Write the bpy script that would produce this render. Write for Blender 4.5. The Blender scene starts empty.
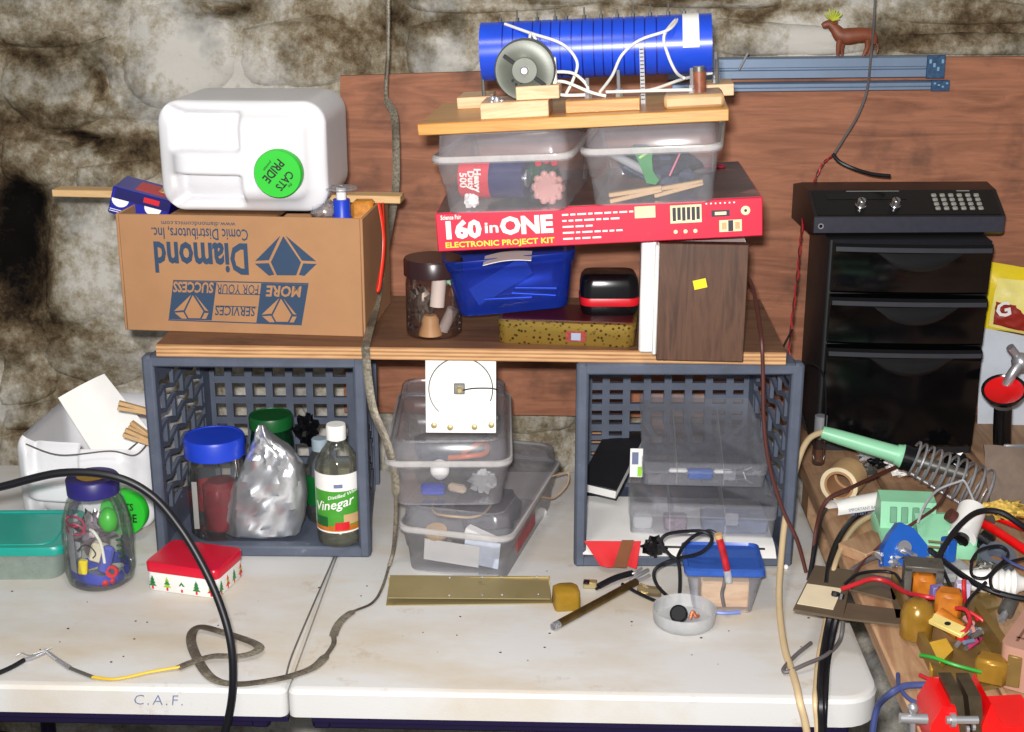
import bpy, bmesh, math, random
from mathutils import Vector, Matrix, noise
random.seed(7)
S = bpy.context.scene
COL = S.collection
PI = math.pi
# ------------------------------------------------------------ camera, light, exposure
F, PITCH, YAW, H = 1400.0, math.radians(17.3), math.radians(2.0), 1.66
cam = bpy.data.cameras.new('camera'); camo = bpy.data.objects.new('camera', cam); COL.objects.link(camo)
cam.sensor_width = 36.0; cam.lens = 36.0 * F / 1024; cam.clip_start = .05
camo.location = (0, 0, H); camo.rotation_euler = (PI / 2 - PITCH, 0, YAW)
S.camera = camo
W = bpy.data.worlds.new('World'); S.world = W; W.use_nodes = True
W.node_tree.nodes['Background'].inputs[0].default_value = (.95, .97, 1, 1)
W.node_tree.nodes['Background'].inputs[1].default_value = .17
fl = bpy.data.lights.new('camera_flash', 'AREA'); flo = bpy.data.objects.new('camera_flash', fl); COL.objects.link(flo)
fl.shape = 'RECTANGLE'; fl.size = .05; fl.size_y = .03; fl.energy = 54; fl.color = (1.0, .985, .97); fl.spread = PI
flo.location = (-.025, -.01, H + .06); flo.rotation_euler = (PI / 2 - PITCH, 0, YAW)
bl = bpy.data.lights.new('ceiling_bulb', 'AREA'); blo = bpy.data.objects.new('ceiling_bulb', bl); COL.objects.link(blo)
bl.shape = 'DISK'; bl.size = .35; bl.energy = 9; bl.color = (1, .93, .84); blo.location = (-.3, 1.0, 2.35)
S.view_settings.view_transform = 'Standard'; S.view_settings.look = 'None'; S.view_settings.gamma = 1
S.view_settings.exposure = 0.0
S.cycles.transparent_max_bounces = 32; S.cycles.max_bounces = 10
# ------------------------------------------------------------ points of the place, measured through the camera
_R = Vector((math.cos(YAW), math.sin(YAW), 0))
_F = Vector((-math.sin(YAW) * math.cos(PITCH), math.cos(YAW) * math.cos(PITCH), -math.sin(PITCH)))
_U = _R.cross(_F)
def ray(x, y): return _F + _R * ((x - 512) / F) - _U * ((y - 366) / F)
def Z(x, y, z):
    d = ray(x, y); return Vector((0, 0, H)) + d * ((z - H) / d.z)
def Y(x, y, yy):
    d = ray(x, y); return Vector((0, 0, H)) + d * (yy / d.y)
def front(a, b, z, depth):
    p, q = Z(a[0], a[1], z), Z(b[0], b[1], z); e = q - p
    yaw = math.atan2(e.y, e.x); n = Vector((-math.sin(yaw), math.cos(yaw), 0))
    return (p + q) / 2 + n * depth / 2, yaw, e.length
# ------------------------------------------------------------ mesh builder
class M:
    def __init__(s): s.v = []; s.f = []; s.T = Matrix.Identity(4)
    def add(s, vs, fs):
        o = len(s.v); s.v += [s.T @ Vector(v) for v in vs]; s.f += [tuple(i + o for i in f) for f in fs]; return s
    def at(s, loc=(0, 0, 0), rx=0, ry=0, rz=0, sc=1):
        s.T = Matrix.Translation(loc) @ Matrix.Rotation(rz, 4, 'Z') @ Matrix.Rotation(ry, 4, 'Y') @ Matrix.Rotation(rx, 4, 'X') @ Matrix.Scale(sc, 4); return s
    def box(s, c, d, b=0):
        cx, cy, cz = c; hx, hy, hz = d[0] / 2, d[1] / 2, d[2] / 2; b = min(b, hx * .95, hy * .95, hz * .95)
        if b <= 0:
            vs = [(cx + x * hx, cy + y * hy, cz + z * hz) for x in (-1, 1) for y in (-1, 1) for z in (-1, 1)]
            return s.add(vs, [(0, 1, 3, 2), (4, 6, 7, 5), (0, 4, 5, 1), (2, 3, 7, 6), (0, 2, 6, 4), (1, 5, 7, 3)])
        vs = []; ix = {}
        for x in (-1, 1):
            for y in (-1, 1):
                for z in (-1, 1):
                    for a in range(3):
                        ix[x, y, z, a] = len(vs)
                        vs.append((cx + x * (hx - (0 if a == 0 else b)), cy + y * (hy - (0 if a == 1 else b)), cz + z * (hz - (0 if a == 2 else b))))
        fs = []
        for x in (-1, 1):
            fs.append([ix[x, y, z, 0] for y, z in ((-1, -1), (1, -1), (1, 1), (-1, 1))])
            fs.append([ix[y, x, z, 1] for y, z in ((-1, -1), (1, -1), (1, 1), (-1, 1))])
            fs.append([ix[y, z, x, 2] for y, z in ((-1, -1), (1, -1), (1, 1), (-1, 1))])
            for y in (-1, 1):
                fs.append([ix[x, y, -1, 0], ix[x, y, 1, 0], ix[x, y, 1, 1], ix[x, y, -1, 1]])
                fs.append([ix[x, -1, y, 0], ix[x, 1, y, 0], ix[x, 1, y, 2], ix[x, -1, y, 2]])
                fs.append([ix[-1, x, y, 1], ix[1, x, y, 1], ix[1, x, y, 2], ix[-1, x, y, 2]])
                for z in (-1, 1): fs.append([ix[x, y, z, a] for a in range(3)])
        return s.add(vs, fs)
    def loft(s, rings, cap0=True, cap1=True, closed=True):
        n = len(rings[0]); vs = [p for r in rings for p in r]; fs = []
        for k in range(len(rings) - 1):
            for i in range(n if closed else n - 1):
                j = (i + 1) % n; fs.append((k * n + i, k * n + j, k * n + n + j, k * n + n + i))
        if cap0: fs.append(tuple(range(n))[::-1])
        if cap1: fs.append(tuple(range((len(rings) - 1) * n, len(rings) * n)))
        return s.add(vs, fs)
    def lathe(s, prof, n=28, cap0=True, cap1=True):
        return s.loft([[(r * math.cos(2 * PI * i / n), r * math.sin(2 * PI * i / n), z) for i in range(n)] for r, z in prof], cap0, cap1)
    def cyl(s, p, q, r, r2=None, n=14, caps=True):
        p, q = Vector(p), Vector(q); d = (q - p).normalized(); a = d.orthogonal().normalized(); b = d.cross(a); r2 = r if r2 is None else r2
        return s.loft([[c + (a * math.cos(2 * PI * i / n) + b * math.sin(2 * PI * i / n)) * rr for i in range(n)] for c, rr in ((p, r), (q, r2))], caps, caps)
    def tube(s, pts, r, n=8, sub=6, flat=None):
        pts = [Vector(p) for p in pts]
        if sub > 1 and len(pts) > 2: pts = spline(pts, sub)
        m = len(pts); tang = [(pts[min(i + 1, m - 1)] - pts[max(i - 1, 0)]).normalized() for i in range(m)]
        a = tang[0].orthogonal().normalized() if flat in (None, 'h') else (Vector(flat) - tang[0] * Vector(flat).dot(tang[0])).normalized(); rings = []
        for i in range(m):
            a = tang[i].cross(Vector((0, 0, 1))).normalized() if flat == 'h' else (a - tang[i] * a.dot(tang[i])).normalized(); b = tang[i].cross(a)
            rr = r(i / (m - 1)) if callable(r) else r
            ra, rb = rr if isinstance(rr, tuple) else (rr, rr)
            rings.append([pts[i] + a * ra * math.cos(2 * PI * k / n) + b * rb * math.sin(2 * PI * k / n) for k in range(n)])
        return s.loft(rings)
    def prism(s, poly, y0, y1):       # polygon in x,z extruded along y
        return s.loft([[(x, y0, z) for x, z in poly], [(x, y1, z) for x, z in poly]])
    def sphere(s, c, r, n=12, sq=(1, 1, 1)):
        vs = []; h = n // 2
        for k in range(h + 1):
            t = PI * k / h
            for i in range(n): vs.append((c[0] + sq[0] * r * math.sin(t) * math.cos(2 * PI * i / n), c[1] + sq[1] * r * math.sin(t) * math.sin(2 * PI * i / n), c[2] - sq[2] * r * math.cos(t)))
        return s.add(vs, [(k * n + i, k * n + (i + 1) % n, (k + 1) * n + (i + 1) % n, (k + 1) * n + i) for k in range(h) for i in range(n)])
    def grid(s, fn, nu, nv):
        vs = [fn(u / nu, v / nv) for v in range(nv + 1) for u in range(nu + 1)]
        return s.add(vs, [(v * (nu + 1) + u, v * (nu + 1) + u + 1, (v + 1) * (nu + 1) + u + 1, (v + 1) * (nu + 1) + u) for v in range(nv) for u in range(nu)])
    def sheet(s, fn, nu, nv, t):      # a surface with thickness t along its normal
        g = [[Vector(fn(u / nu, v / nv)) for u in range(nu + 1)] for v in range(nv + 1)]; vs = []
        for side in (0, 1):
            for v in range(nv + 1):
                for u in range(nu + 1):
                    du = g[v][min(u + 1, nu)] - g[v][max(u - 1, 0)]; dv = g[min(v + 1, nv)][u] - g[max(v - 1, 0)][u]
                    vs.append(g[v][u] - du.cross(dv).normalized() * t * side)
        o = (nu + 1) * (nv + 1); q = lambda u, v: v * (nu + 1) + u; fs = []
        for v in range(nv):
            for u in range(nu):
                a = (q(u, v), q(u + 1, v), q(u + 1, v + 1), q(u, v + 1)); fs += [a, tuple(o + i for i in a[::-1])]
        for u in range(nu): fs += [(q(u, 0), o + q(u, 0), o + q(u + 1, 0), q(u + 1, 0)), (q(u, nv), q(u + 1, nv), o + q(u + 1, nv), o + q(u, nv))]
        for v in range(nv): fs += [(q(0, v), q(0, v + 1), o + q(0, v + 1), o + q(0, v)), (q(nu, v), o + q(nu, v), o + q(nu, v + 1), q(nu, v + 1))]
        return s.add(vs, fs)
    def build(s, name, mat, parent=None, loc=None, sharp=42, kind=None, weld=False):
        me = bpy.data.meshes.new(name); me.from_pydata([tuple(v) for v in s.v], [], s.f)
        bm = bmesh.new(); bm.from_mesh(me)
        if weld: bmesh.ops.remove_doubles(bm, verts=bm.verts, dist=1e-5)
        bmesh.ops.recalc_face_normals(bm, faces=bm.faces); bm.to_mesh(me); bm.free()
        me.materials.append(mat); me.shade_smooth(); me.set_sharp_from_angle(angle=math.radians(sharp))
        o = bpy.data.objects.new(name, me); COL.objects.link(o)
        if parent: o.parent = parent
        if loc is not None: o.location = loc
        if kind: o['kind'] = kind
        return o
def spline(pts, sub):
    out = []; m = len(pts)
    for i in range(m - 1):
        p0, p1, p2, p3 = pts[max(i - 1, 0)], pts[i], pts[i + 1], pts[min(i + 2, m - 1)]
        for k in range(sub):
            t = k / sub; t2 = t * t; t3 = t2 * t
            out.append(.5 * ((2 * p1) + (p2 - p0) * t + (2 * p0 - 5 * p1 + 4 * p2 - p3) * t2 + (3 * p1 - p0 - 3 * p2 + p3) * t3))
    return out + [pts[-1]]
def rr(w, d, r, z, n=4, cx=0, cy=0):     # rounded rectangle ring at height z
    r = min(r, w / 2 - 1e-4, d / 2 - 1e-4); out = []
    for k, (sx, sy) in enumerate(((1, 1), (-1, 1), (-1, -1), (1, -1))):
        for i in range(n + 1):
            a = PI / 2 * (k + i / n); out.append((cx + sx * (w / 2 - r) + r * math.cos(a), cy + sy * (d / 2 - r) + r * math.sin(a), z))
    return out
def tag(o, label, cat, group=None):
    o['label'] = label; o['category'] = cat
    if group: o['group'] = group
    return o
def thing(name, label, cat, loc, rz=0, group=None, rx=0, ry=0):
    o = bpy.data.objects.new(name, None); o.empty_display_size = .02; COL.objects.link(o)
    o.location = loc; o.rotation_euler = (rx, ry, rz); return tag(o, label, cat, group)
def copy_tree(o, parent=None):
    c = o.copy(); COL.objects.link(c)
    if parent: c.parent = parent
    for ch in list(o.children): copy_tree(ch, c)
    return c
def dup(mesh_ob, name, parent, T):         # a copy of a piece sharing its mesh
    c = bpy.data.objects.new(name, mesh_ob.data); COL.objects.link(c); c.parent = parent; c.matrix_local = T; return c
def text(s, size, mat, parent, loc, rx=PI / 2, ry=0, rz=0, bold=0, sx=1, shear=0, align='LEFT', name='lettering', ext=.0003, space=1):
    c = bpy.data.curves.new('t', 'FONT'); c.body = s; c.size = size; c.offset = bold * size; c.extrude = ext; c.resolution_u = 2; c.shear = shear
    c.align_x = align; c.align_y = 'CENTER'; c.space_character = space
    t = bpy.data.objects.new('t', c); COL.objects.link(t)
    me = bpy.data.meshes.new_from_object(t.evaluated_get(bpy.context.evaluated_depsgraph_get()))
    bpy.data.objects.remove(t); bpy.data.curves.remove(c)
    me.materials.clear(); me.materials.append(mat); me.name = name
    o = bpy.data.objects.new(name, me); COL.objects.link(o); o.parent = parent
    o.matrix_local = Matrix.Translation(loc) @ Matrix.Rotation(rz, 4, 'Z') @ Matrix.Rotation(ry, 4, 'Y') @ Matrix.Rotation(rx, 4, 'X') @ Matrix.Diagonal((sx, 1, 1, 1))
    return o
# ------------------------------------------------------------ materials
def srgb(c):
    return tuple((v / 255 / 12.92 if v / 255 <= .04045 else ((v / 255 + .055) / 1.055) ** 2.4) for v in c) + (1,)
class NT:
    def __init__(s, name):
        s.m = bpy.data.materials.new(name); s.m.use_nodes = True; s.t = s.m.node_tree; s.n = s.t.nodes; s.b = s.n['Principled BSDF']; s.o = s.n['Material Output']
    def new(s, k, **kw):
        a = s.n.new(k)
        for q, v in kw.items():
            if q.startswith('i_'): a.inputs[int(q[2:]) if q[2:].isdigit() else q[2:].replace('_', ' ')].default_value = v
            else: setattr(a, q, v)
        return a
    def l(s, a, b): s.t.links.new(a, b)
    def coord(s, scale=(1, 1, 1), rot=(0, 0, 0)):
        c = s.new('ShaderNodeTexCoord'); m = s.new('ShaderNodeMapping'); m.inputs['Scale'].default_value = scale; m.inputs['Rotation'].default_value = rot
        s.l(c.outputs['Object'], m.inputs[0]); return m.outputs[0]
    def noise(s, v, scale, detail=4, rough=.55, dist=0):
        a = s.new('ShaderNodeTexNoise'); a.inputs['Scale'].default_value = scale; a.inputs['Detail'].default_value = detail; a.inputs['Roughness'].default_value = rough; a.inputs['Distortion'].default_value = dist
        s.l(v, a.inputs['Vector']); return a.outputs['Fac']
    def ramp(s, f, stops):
        r = s.new('ShaderNodeValToRGB'); e = r.color_ramp.elements
        while len(e) < len(stops): e.new(.5)
        for k, (p, c) in zip(e, stops): k.position = p; k.color = c if len(c) == 4 else tuple(c) + (1,)
        s.l(f, r.inputs[0]); return r.outputs[0]
    def mix(s, f, a, b, mode='MIX'):
        m = s.new('ShaderNodeMix', data_type='RGBA', blend_type=mode)
        for i, x in ((0, f), (6, a), (7, b)):
            if hasattr(x, 'is_linked'): s.l(x, m.inputs[i])
            else: m.inputs[i].default_value = x
        return m.outputs[2]
    def bump(s, h, st, d=.002):
        b = s.new('ShaderNodeBump'); b.inputs['Strength'].default_value = st; b.inputs['Distance'].default_value = d; s.l(h, b.inputs['Height']); s.l(b.outputs[0], s.b.inputs['Normal'])
    def set(s, col=None, rough=.5, metal=0, spec=None):
        if col is not None:
            if hasattr(col, 'is_linked'): s.l(col, s.b.inputs['Base Color'])
            else: s.b.inputs['Base Color'].default_value = col
        s.b.inputs['Roughness'].default_value = rough; s.b.inputs['Metallic'].default_value = metal
        if spec is not None: s.b.inputs['Specular IOR Level'].default_value = spec
        return s.m
def pm(name, c, rough=.5, metal=0, var=.12, scale=25, bump=0, bscale=150, spec=None, dirt=None, dscale=9, damt=.62):
    t = NT(name); v = t.coord(); c = srgb(c)
    lo = tuple(x * (1 - var) for x in c[:3]) + (1,); hi = tuple(min(1, x * (1 + var)) for x in c[:3]) + (1,)
    col = t.ramp(t.noise(v, scale), [(.3, lo), (.7, hi)])
    if dirt: col = t.mix(t.ramp(t.noise(v, dscale, 6, .65), [(damt, (0, 0, 0)), (damt + .16, (1, 1, 1))]), col, srgb(dirt))
    if bump: t.bump(t.noise(v, bscale, 3), bump)
    return t.set(col, rough, metal, spec)
def wood(name, c1, c2, scale=14, stretch=(1, 12, 12), rough=.55, dark=None, bump=.15, dist=1.2):
    t = NT(name); v = t.coord(stretch)
    a = t.noise(v, scale * .25, 5, .6, dist); b = t.noise(v, scale * 1.8, 3, .6)
    col = t.ramp(a, [(.32, srgb(c2)), (.5, srgb(c1)), (.68, srgb(c2)), (.8, srgb(c1))])
    col = t.mix(t.ramp(b, [(.35, (0, 0, 0)), (.75, (.45, .45, .45))]), col, srgb(c2))
    if dark: col = t.mix(t.ramp(t.noise(t.coord(), 7, 5, .6), [(.55, (0, 0, 0)), (.72, (.75, .75, .75))]), col, srgb(dark))
    t.bump(b, bump, .001); return t.set(col, rough)
def clear(name, tint, milk=.12, mcol=None, gloss=.6, rough=.12):
    """thin clear plastic or glass: mostly see-through, a little milky, glossy at a slant"""
    t = NT(name); n = t.n; n.remove(t.b); out = t.o
    tr = t.new('ShaderNodeBsdfTransparent'); tr.inputs[0].default_value = srgb(tint)
    df = t.new('ShaderNodeBsdfDiffuse'); df.inputs[0].default_value = srgb(mcol or tint)
    gl = t.new('ShaderNodeBsdfGlossy'); gl.inputs['Roughness'].default_value = rough
    tl = t.new('ShaderNodeBsdfTranslucent'); tl.inputs[0].default_value = srgb(mcol or tint)
    dd = t.new('ShaderNodeMixShader'); dd.inputs[0].default_value = .15; t.l(df.outputs[0], dd.inputs[1]); t.l(tl.outputs[0], dd.inputs[2])
    m1 = t.new('ShaderNodeMixShader'); t.l(tr.outputs[0], m1.inputs[1]); t.l(dd.outputs[0], m1.inputs[2])
    sc = t.noise(t.coord(), 30, 6, .7); mr = t.new('ShaderNodeMapRange'); mr.inputs[3].default_value = milk * .6; mr.inputs[4].default_value = milk * 1.5; t.l(sc, mr.inputs[0]); t.l(mr.outputs[0], m1.inputs[0])
    fr = t.new('ShaderNodeFresnel'); fr.inputs[0].default_value = 1.45; mu = t.new('ShaderNodeMath', operation='MULTIPLY'); mu.inputs[1].default_value = gloss; t.l(fr.outputs[0], mu.inputs[0])
    m2 = t.new('ShaderNodeMixShader'); t.l(mu.outputs[0], m2.inputs[0]); t.l(m1.outputs[0], m2.inputs[1]); t.l(gl.outputs[0], m2.inputs[2]); t.l(m2.outputs[0], out.inputs[0])
    return t.m
WHITE = pm('white_paper', (238, 236, 232), .6, var=.03)
JUG = pm('white_jug_plastic', (226, 225, 228), .35, var=.02)
GREENCAP = pm('green_cap', (45, 190, 50), .4, var=.04)
BLACKINK = pm('black_ink', (15, 18, 15), .6)
CRATE = pm('crate_plastic', (80, 87, 103), .55, var=.14, scale=30, bump=.15, bscale=300, dirt=(150, 148, 145), dscale=26, damt=.66)
CARD = pm('cardboard', (166, 122, 84), .8, var=.06, scale=18, bump=.1, bscale=60)
CARDIN = pm('cardboard_inner', (140, 98, 60), .85)
BLUEINK = pm('blue_print', (44, 66, 92), .8, var=.05)
STEEL = pm('steel', (182, 182, 186), .34, .7, var=.1)
DULL = pm('dull_metal', (120, 118, 112), .45, .7, var=.2, dirt=(70, 55, 40), dscale=40)
BRASS = pm('brass', (172, 156, 112), .42, .5, var=.1, scale=8, dirt=(120, 95, 55), dscale=22)
BLACKPL = pm('black_plastic', (14, 14, 17), .22, var=.2)
BLACKMATT = pm('matt_black', (24, 23, 26), .55, var=.2)
BLACKCORD = pm('black_cord', (16, 16, 22), .45)
REDPL = pm('red_plastic', (205, 22, 36), .4, var=.06)
REDPAINT = pm('red_enamel', (220, 14, 18), .3, var=.08, dirt=(120, 10, 12), dscale=20, damt=.7)
REDWIRE = pm('red_wire', (190, 35, 45), .45)
REDBROWN = pm('red_brown_wire', (84, 42, 36), .5)
CREAMWIRE = pm('cream_wire', (205, 180, 140), .5, var=.06)
WHITEWIRE = pm('white_wire', (225, 222, 212), .45)
GREYWIRE = pm('grey_wire', (95, 90, 90), .5)
GREENWIRE = pm('green_wire', (40, 150, 50), .45)
BLUEWIRE = pm('blue_grey_wire', (62, 72, 120), .5)
YELLOWWIRE = pm('yellow_wire', (205, 170, 40), .5)
TURQ = pm('turquoise_plastic', (25, 150, 135), .35, var=.06)
BLUELID = pm('blue_lid', (28, 62, 190), .4, var=.06)
NAVYLID = pm('navy_lid', (38, 32, 105), .4, var=.08)
GREENLID = pm('green_lid', (14, 90, 38), .4)
GREENPL = pm('pale_green_plastic', (142, 205, 165), .4, var=.06, dirt=(110, 150, 120), dscale=20, damt=.66)
BLUEPL = pm('bright_blue_plastic', (30, 88, 175), .3, var=.1)
ORANGE = pm('orange_coil', (186, 108, 30), .35, var=.2, scale=80)
PINKTAN = pm('pink_tan_plastic', (178, 134, 116), .5, var=.06)
TAN = pm('tan_plastic', (196, 160, 115), .5, var=.1)
YELLOWPL = pm('yellow_plastic', (235, 210, 30), .4)
AMBER = clear('amber_plastic', (215, 175, 70), .5, (205, 165, 60), .6)
PINE = wood('pine', (214, 178, 128), (196, 154, 102), 12, (1, 10, 10))
BLOCKW = wood('block_wood', (224, 190, 150), (196, 150, 105), 20, (1, 8, 8))
HONEY = wood('honey_wood', (204, 150, 76), (178, 118, 50), 12, (1, 14, 14), .35)
PLY = wood('red_brown_plywood', (172, 112, 82), (128, 80, 56), 10, (1, 5, 9), .7, (74, 50, 40))
SHELFTOP = wood('worn_shelf', (122, 86, 60), (92, 60, 42), 12, (1, 10, 10), .6, (60, 42, 32))
BENCHW = wood('bench_plank', (182, 146, 112), (150, 110, 80), 10, (9, 1, 9), .6, (110, 70, 48))
VENEER = wood('dark_veneer', (96, 66, 48), (64, 42, 32), 9, (9, 9, 1.1), .4, dist=2.5)
CLEAR = clear('clear_plastic', (250, 250, 252), .13, (236, 236, 242), .55, .16)
CLEARLID = clear('clear_lid', (248, 248, 250), .17, (226, 226, 234), .55, .2)
RIMPL = clear('clear_rim', (240, 238, 236), .55, (226, 222, 220), .5, .2)
FROST = clear('frosted_plastic', (244, 246, 248), .36, (240, 240, 240), .5, .3)
GLASS = clear('clear_glass', (252, 253, 252), .03, (240, 242, 240), .7, .04)
DARKJAR = clear('dark_jar', (240, 230, 226), .05, (150, 120, 110), .8, .06)
BLUECLEAR = clear('blue_clear_plastic', (120, 150, 240), .24, (36, 78, 215), .6, .2)
GREENGLASS = clear('green_tint_glass', (120, 190, 140), .15, (40, 110, 70), .8, .08)
FOIL = pm('aluminium_foil', (215, 217, 222), .33, .85, var=.05)
DARKRED = pm('dark_red', (78, 22, 26), .35)
# braided strap: woven metal look
_t = NT('braided_strap'); _v = _t.coord(); _n = _t.noise(_v, 260, 3, .6); _t.bump(_n, .5, .002)
BRAID = _t.set(_t.mix(_t.ramp(_t.noise(_v, 14, 3), [(.4, (0, 0, 0)), (.65, (1, 1, 1))]), _t.ramp(_n, [(.3, srgb((98, 90, 78))), (.7, srgb((160, 152, 134)))]), srgb((78, 68, 58))), .5, .35)
# ------------------------------------------------------------ the setting
def wall_mat():
    t = NT('whitewashed_stone'); at = t.new('ShaderNodeAttribute', attribute_name='stain_shade'); v = t.coord()
    big = t.noise(v, 5.5, 6, .6); mid = t.noise(v, 22, 9, .74); fine = t.noise(v, 75, 6, .8)
    def m(op, a, b):
        n = t.new('ShaderNodeMath', operation=op)
        for i, x in enumerate((a, b)):
            if hasattr(x, 'is_linked'): t.l(x, n.inputs[i])
            else: n.inputs[i].default_value = x
        return n.outputs[0]
    f = m('ADD', at.outputs['Fac'], m('MULTIPLY', m('SUBTRACT', big, .5), .95)); f = m('ADD', f, m('MULTIPLY', m('SUBTRACT', mid, .5), .8)); f = m('ADD', f, m('MULTIPLY', m('SUBTRACT', fine, .5), .75))
    c = t.ramp(f, [(.0, srgb((206, 202, 194))), (.2, srgb((176, 168, 152))), (.36, srgb((142, 130, 108))), (.54, srgb((104, 88, 66))), (.76, srgb((56, 44, 32))), (1, srgb((14, 11, 10)))])
    g = t.ramp(t.noise(v, 9, 4, .6), [(.5, (0, 0, 0)), (.66, (.55, .55, .55))]); c = t.mix(g, c, srgb((128, 132, 136)), 'MULTIPLY')
    t.bump(mid, .4, .008); return t.set(c, .95, 0, .15)
WALL = wall_mat()
YP = 2.52; YW = 2.60
BLOBS = [(8, 262, 42, 80, 1.0), (20, 200, 30, 30, .6), (0, 125, 45, 30, .45), (82, 142, 40, 9, .75), (150, 158, 26, 26, .5), (97, 82, 9, 16, .6), (212, 9, 30, 8, .65), (250, 24, 20, 20, .3), (325, 40, 60, 55, .38),
         (60, 30, 60, 40, .2), (398, 25, 12, 60, .3), (450, 22, 50, 10, .35), (125, 440, 60, 14, .6), (35, 425, 36, 14, .35), (60, 395, 70, 30, .12), (30, 460, 40, 40, .2), (900, 34, 60, 12, .42), (700, 4, 60, 6, .5),
         (790, 14, 60, 7, .45), (980, 25, 60, 22, .35), (560, 6, 60, 8, .35), (15, 50, 40, 14, .5), (60, 120, 40, 10, .35), (190, 60, 60, 60, -.22), (100, 250, 40, 60, -.05), (800, 40, 60, 14, -.25), (440, 60, 40, 14, -.2), (530, 430, 60, 40, .12), (290, 400, 60, 60, -.02), (50, 330, 60, 20, .25)]
BW = []
for x, y, a, b, k in BLOBS:
    p = Y(x, y, YW); BW.append((p.x, p.z, a * 2.7 / F, b * 2.7 / F, k))
def stain_shade(x, z):  # stains plus the shade of holes and crevices, put into the wall colour
    wx, wz = x, z; x += .035 * noise.noise((wx * 13, wz * 13, 2.2)) + .015 * noise.noise((wx * 34, wz * 34, 2.2)); z += .035 * noise.noise((wx * 13, wz * 13, 7.7)) + .015 * noise.noise((wx * 34, wz * 34, 8.2))
    s = .13 + .15 * noise.noise((x * 3, z * 4, 5.0))
    for cx, cz, a, b, k in BW:
        d = ((x - cx) / a) ** 2 + ((z - cz) / b) ** 2
        if d < 4: s += k * math.exp(-d * 1.1)
    return s
def relief(x, z):
    h = .022 * noise.fractal((x * 2.6, z * 4.2, 1.0), .8, 2.1, 5) + .006 * noise.noise((x * 22, z * 22, 3.0))
    c = noise.noise((x * 1.4 + .3 * noise.noise((x * 3, z * 3, 0)), z * 4.6, 9.0)); h -= .02 * math.exp(-(c / .09) ** 2)
    for cx, cz, a, b, k in BW:
        if k > .5:
            d = ((x - cx) / a) ** 2 + ((z - cz) / b) ** 2
            if d < 6: h -= .07 * k * math.exp(-d * 1.3)
    return h
def paint_stain_shade(o):
    me = o.data; at = me.color_attributes.new('stain_shade', 'FLOAT_COLOR', 'POINT')
    for i, v in enumerate(me.vertices):
        s = stain_shade(v.co.x, v.co.z); at.data[i].color = (s, s, s, 1)
def wall_pt(u, v):
    x = -1.6 + 3.3 * u; z = 2.1 * v; return (x, YW - relief(x, z), z)
w = M().grid(wall_pt, 300, 200)
wall = w.build('wall_back', WALL, sharp=180); wall['kind'] = 'structure'; paint_stain_shade(wall)
STONES = [[(0, 0), (112, -6), (118, 30), (60, 48), (0, 44)], [(128, 8), (190, 2), (232, 40), (226, 86), (160, 112), (118, 82)], [(238, 28), (330, 16), (372, 60), (344, 84), (250, 84)], [(0, 52), (92, 54), (108, 112), (40, 132), (0, 100)],
          [(0, 138), (64, 146), (60, 186), (0, 182)], [(76, 168), (150, 160), (156, 176), (110, 190), (78, 192)], [(408, 26), (476, 18), (478, 70), (410, 78)], [(404, -8), (560, -14), (600, 4), (520, 12), (420, 12)], [(620, -12), (760, -8), (770, 8), (640, 6)],
          [(716, 18), (860, 30), (878, 52), (720, 54)], [(884, -6), (1030, 4), (1030, 24), (900, 22)], [(890, 34), (1030, 34), (1030, 54), (890, 52)], [(46, 212), (118, 208), (122, 300), (60, 330), (40, 290)], [(46, 338), (122, 334), (150, 366), (110, 392), (40, 372)], [(0, 352), (42, 362), (52, 396), (0, 406)],
          [(2, 410), (60, 402), (64, 424), (4, 430)], [(66, 396), (140, 392), (146, 424), (78, 428)], [(0, 436), (54, 432), (50, 468), (0, 470)], [(218, 368), (290, 362), (300, 412), (226, 420)], [(300, 366), (356, 364), (360, 420), (306, 416)], [(500, 402), (566, 400), (570, 428), (506, 432)], [(508, 434), (566, 432), (566, 470), (512, 470)]]
for k, pg in enumerate(STONES):
    q = [Y(x, y, YW) for x, y in pg]; cx = sum(p.x for p in q) / len(q); cz = sum(p.z for p in q) / len(q)
    q = spline([Vector((p.x, 0, p.z)) for p in q + [q[0]]], 5)[:-1]; rings = []
    for sc, hh in ((1.04, -.014), (.95, .001), (.82, .007), (.6, .010), (.25, .011)):
        ring = []
        for p in q:
            x = cx + (p.x - cx) * sc; z = cz + (p.z - cz) * sc
            j = 1 + .07 * noise.noise((x * 9, z * 9, k + .5)); x = cx + (x - cx) * j; z = cz + (z - cz) * j
            ring.append((x, YW - hh - .9 * relief(x, z) - .007 * noise.noise((x * 14, z * 14, k)), z))
        rings.append(ring)
    m = M().loft(rings, False, True); o = m.build('stone', WALL, wall, sharp=80); paint_stain_shade(o)
m = M(); m.box((0, 1.2, -.02), (4.4, 3.2, .04)); floor = m.build('floor', pm('concrete_floor', (78, 74, 70), .9, var=.35, scale=9, bump=.4, bscale=40, dirt=(40, 36, 32), dscale=14)); floor['kind'] = 'structure'
# plywood leaning on the wall behind everything
p = Y(340, 76, YP); q = Y(344, 412, YP); r = Y(950, 57, YP)
m = M().loft([[(p.x, yy, p.z), (q.x, yy, q.z), (1.45, yy, q.z - .01), (1.45, yy, r.z + .004), (r.x, yy, r.z)] for yy in (YP, YP + .014)])
tag(m.build('plywood_sheet', PLY), 'wide reddish brown plywood sheet fixed against the stone wall', 'plywood')
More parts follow.
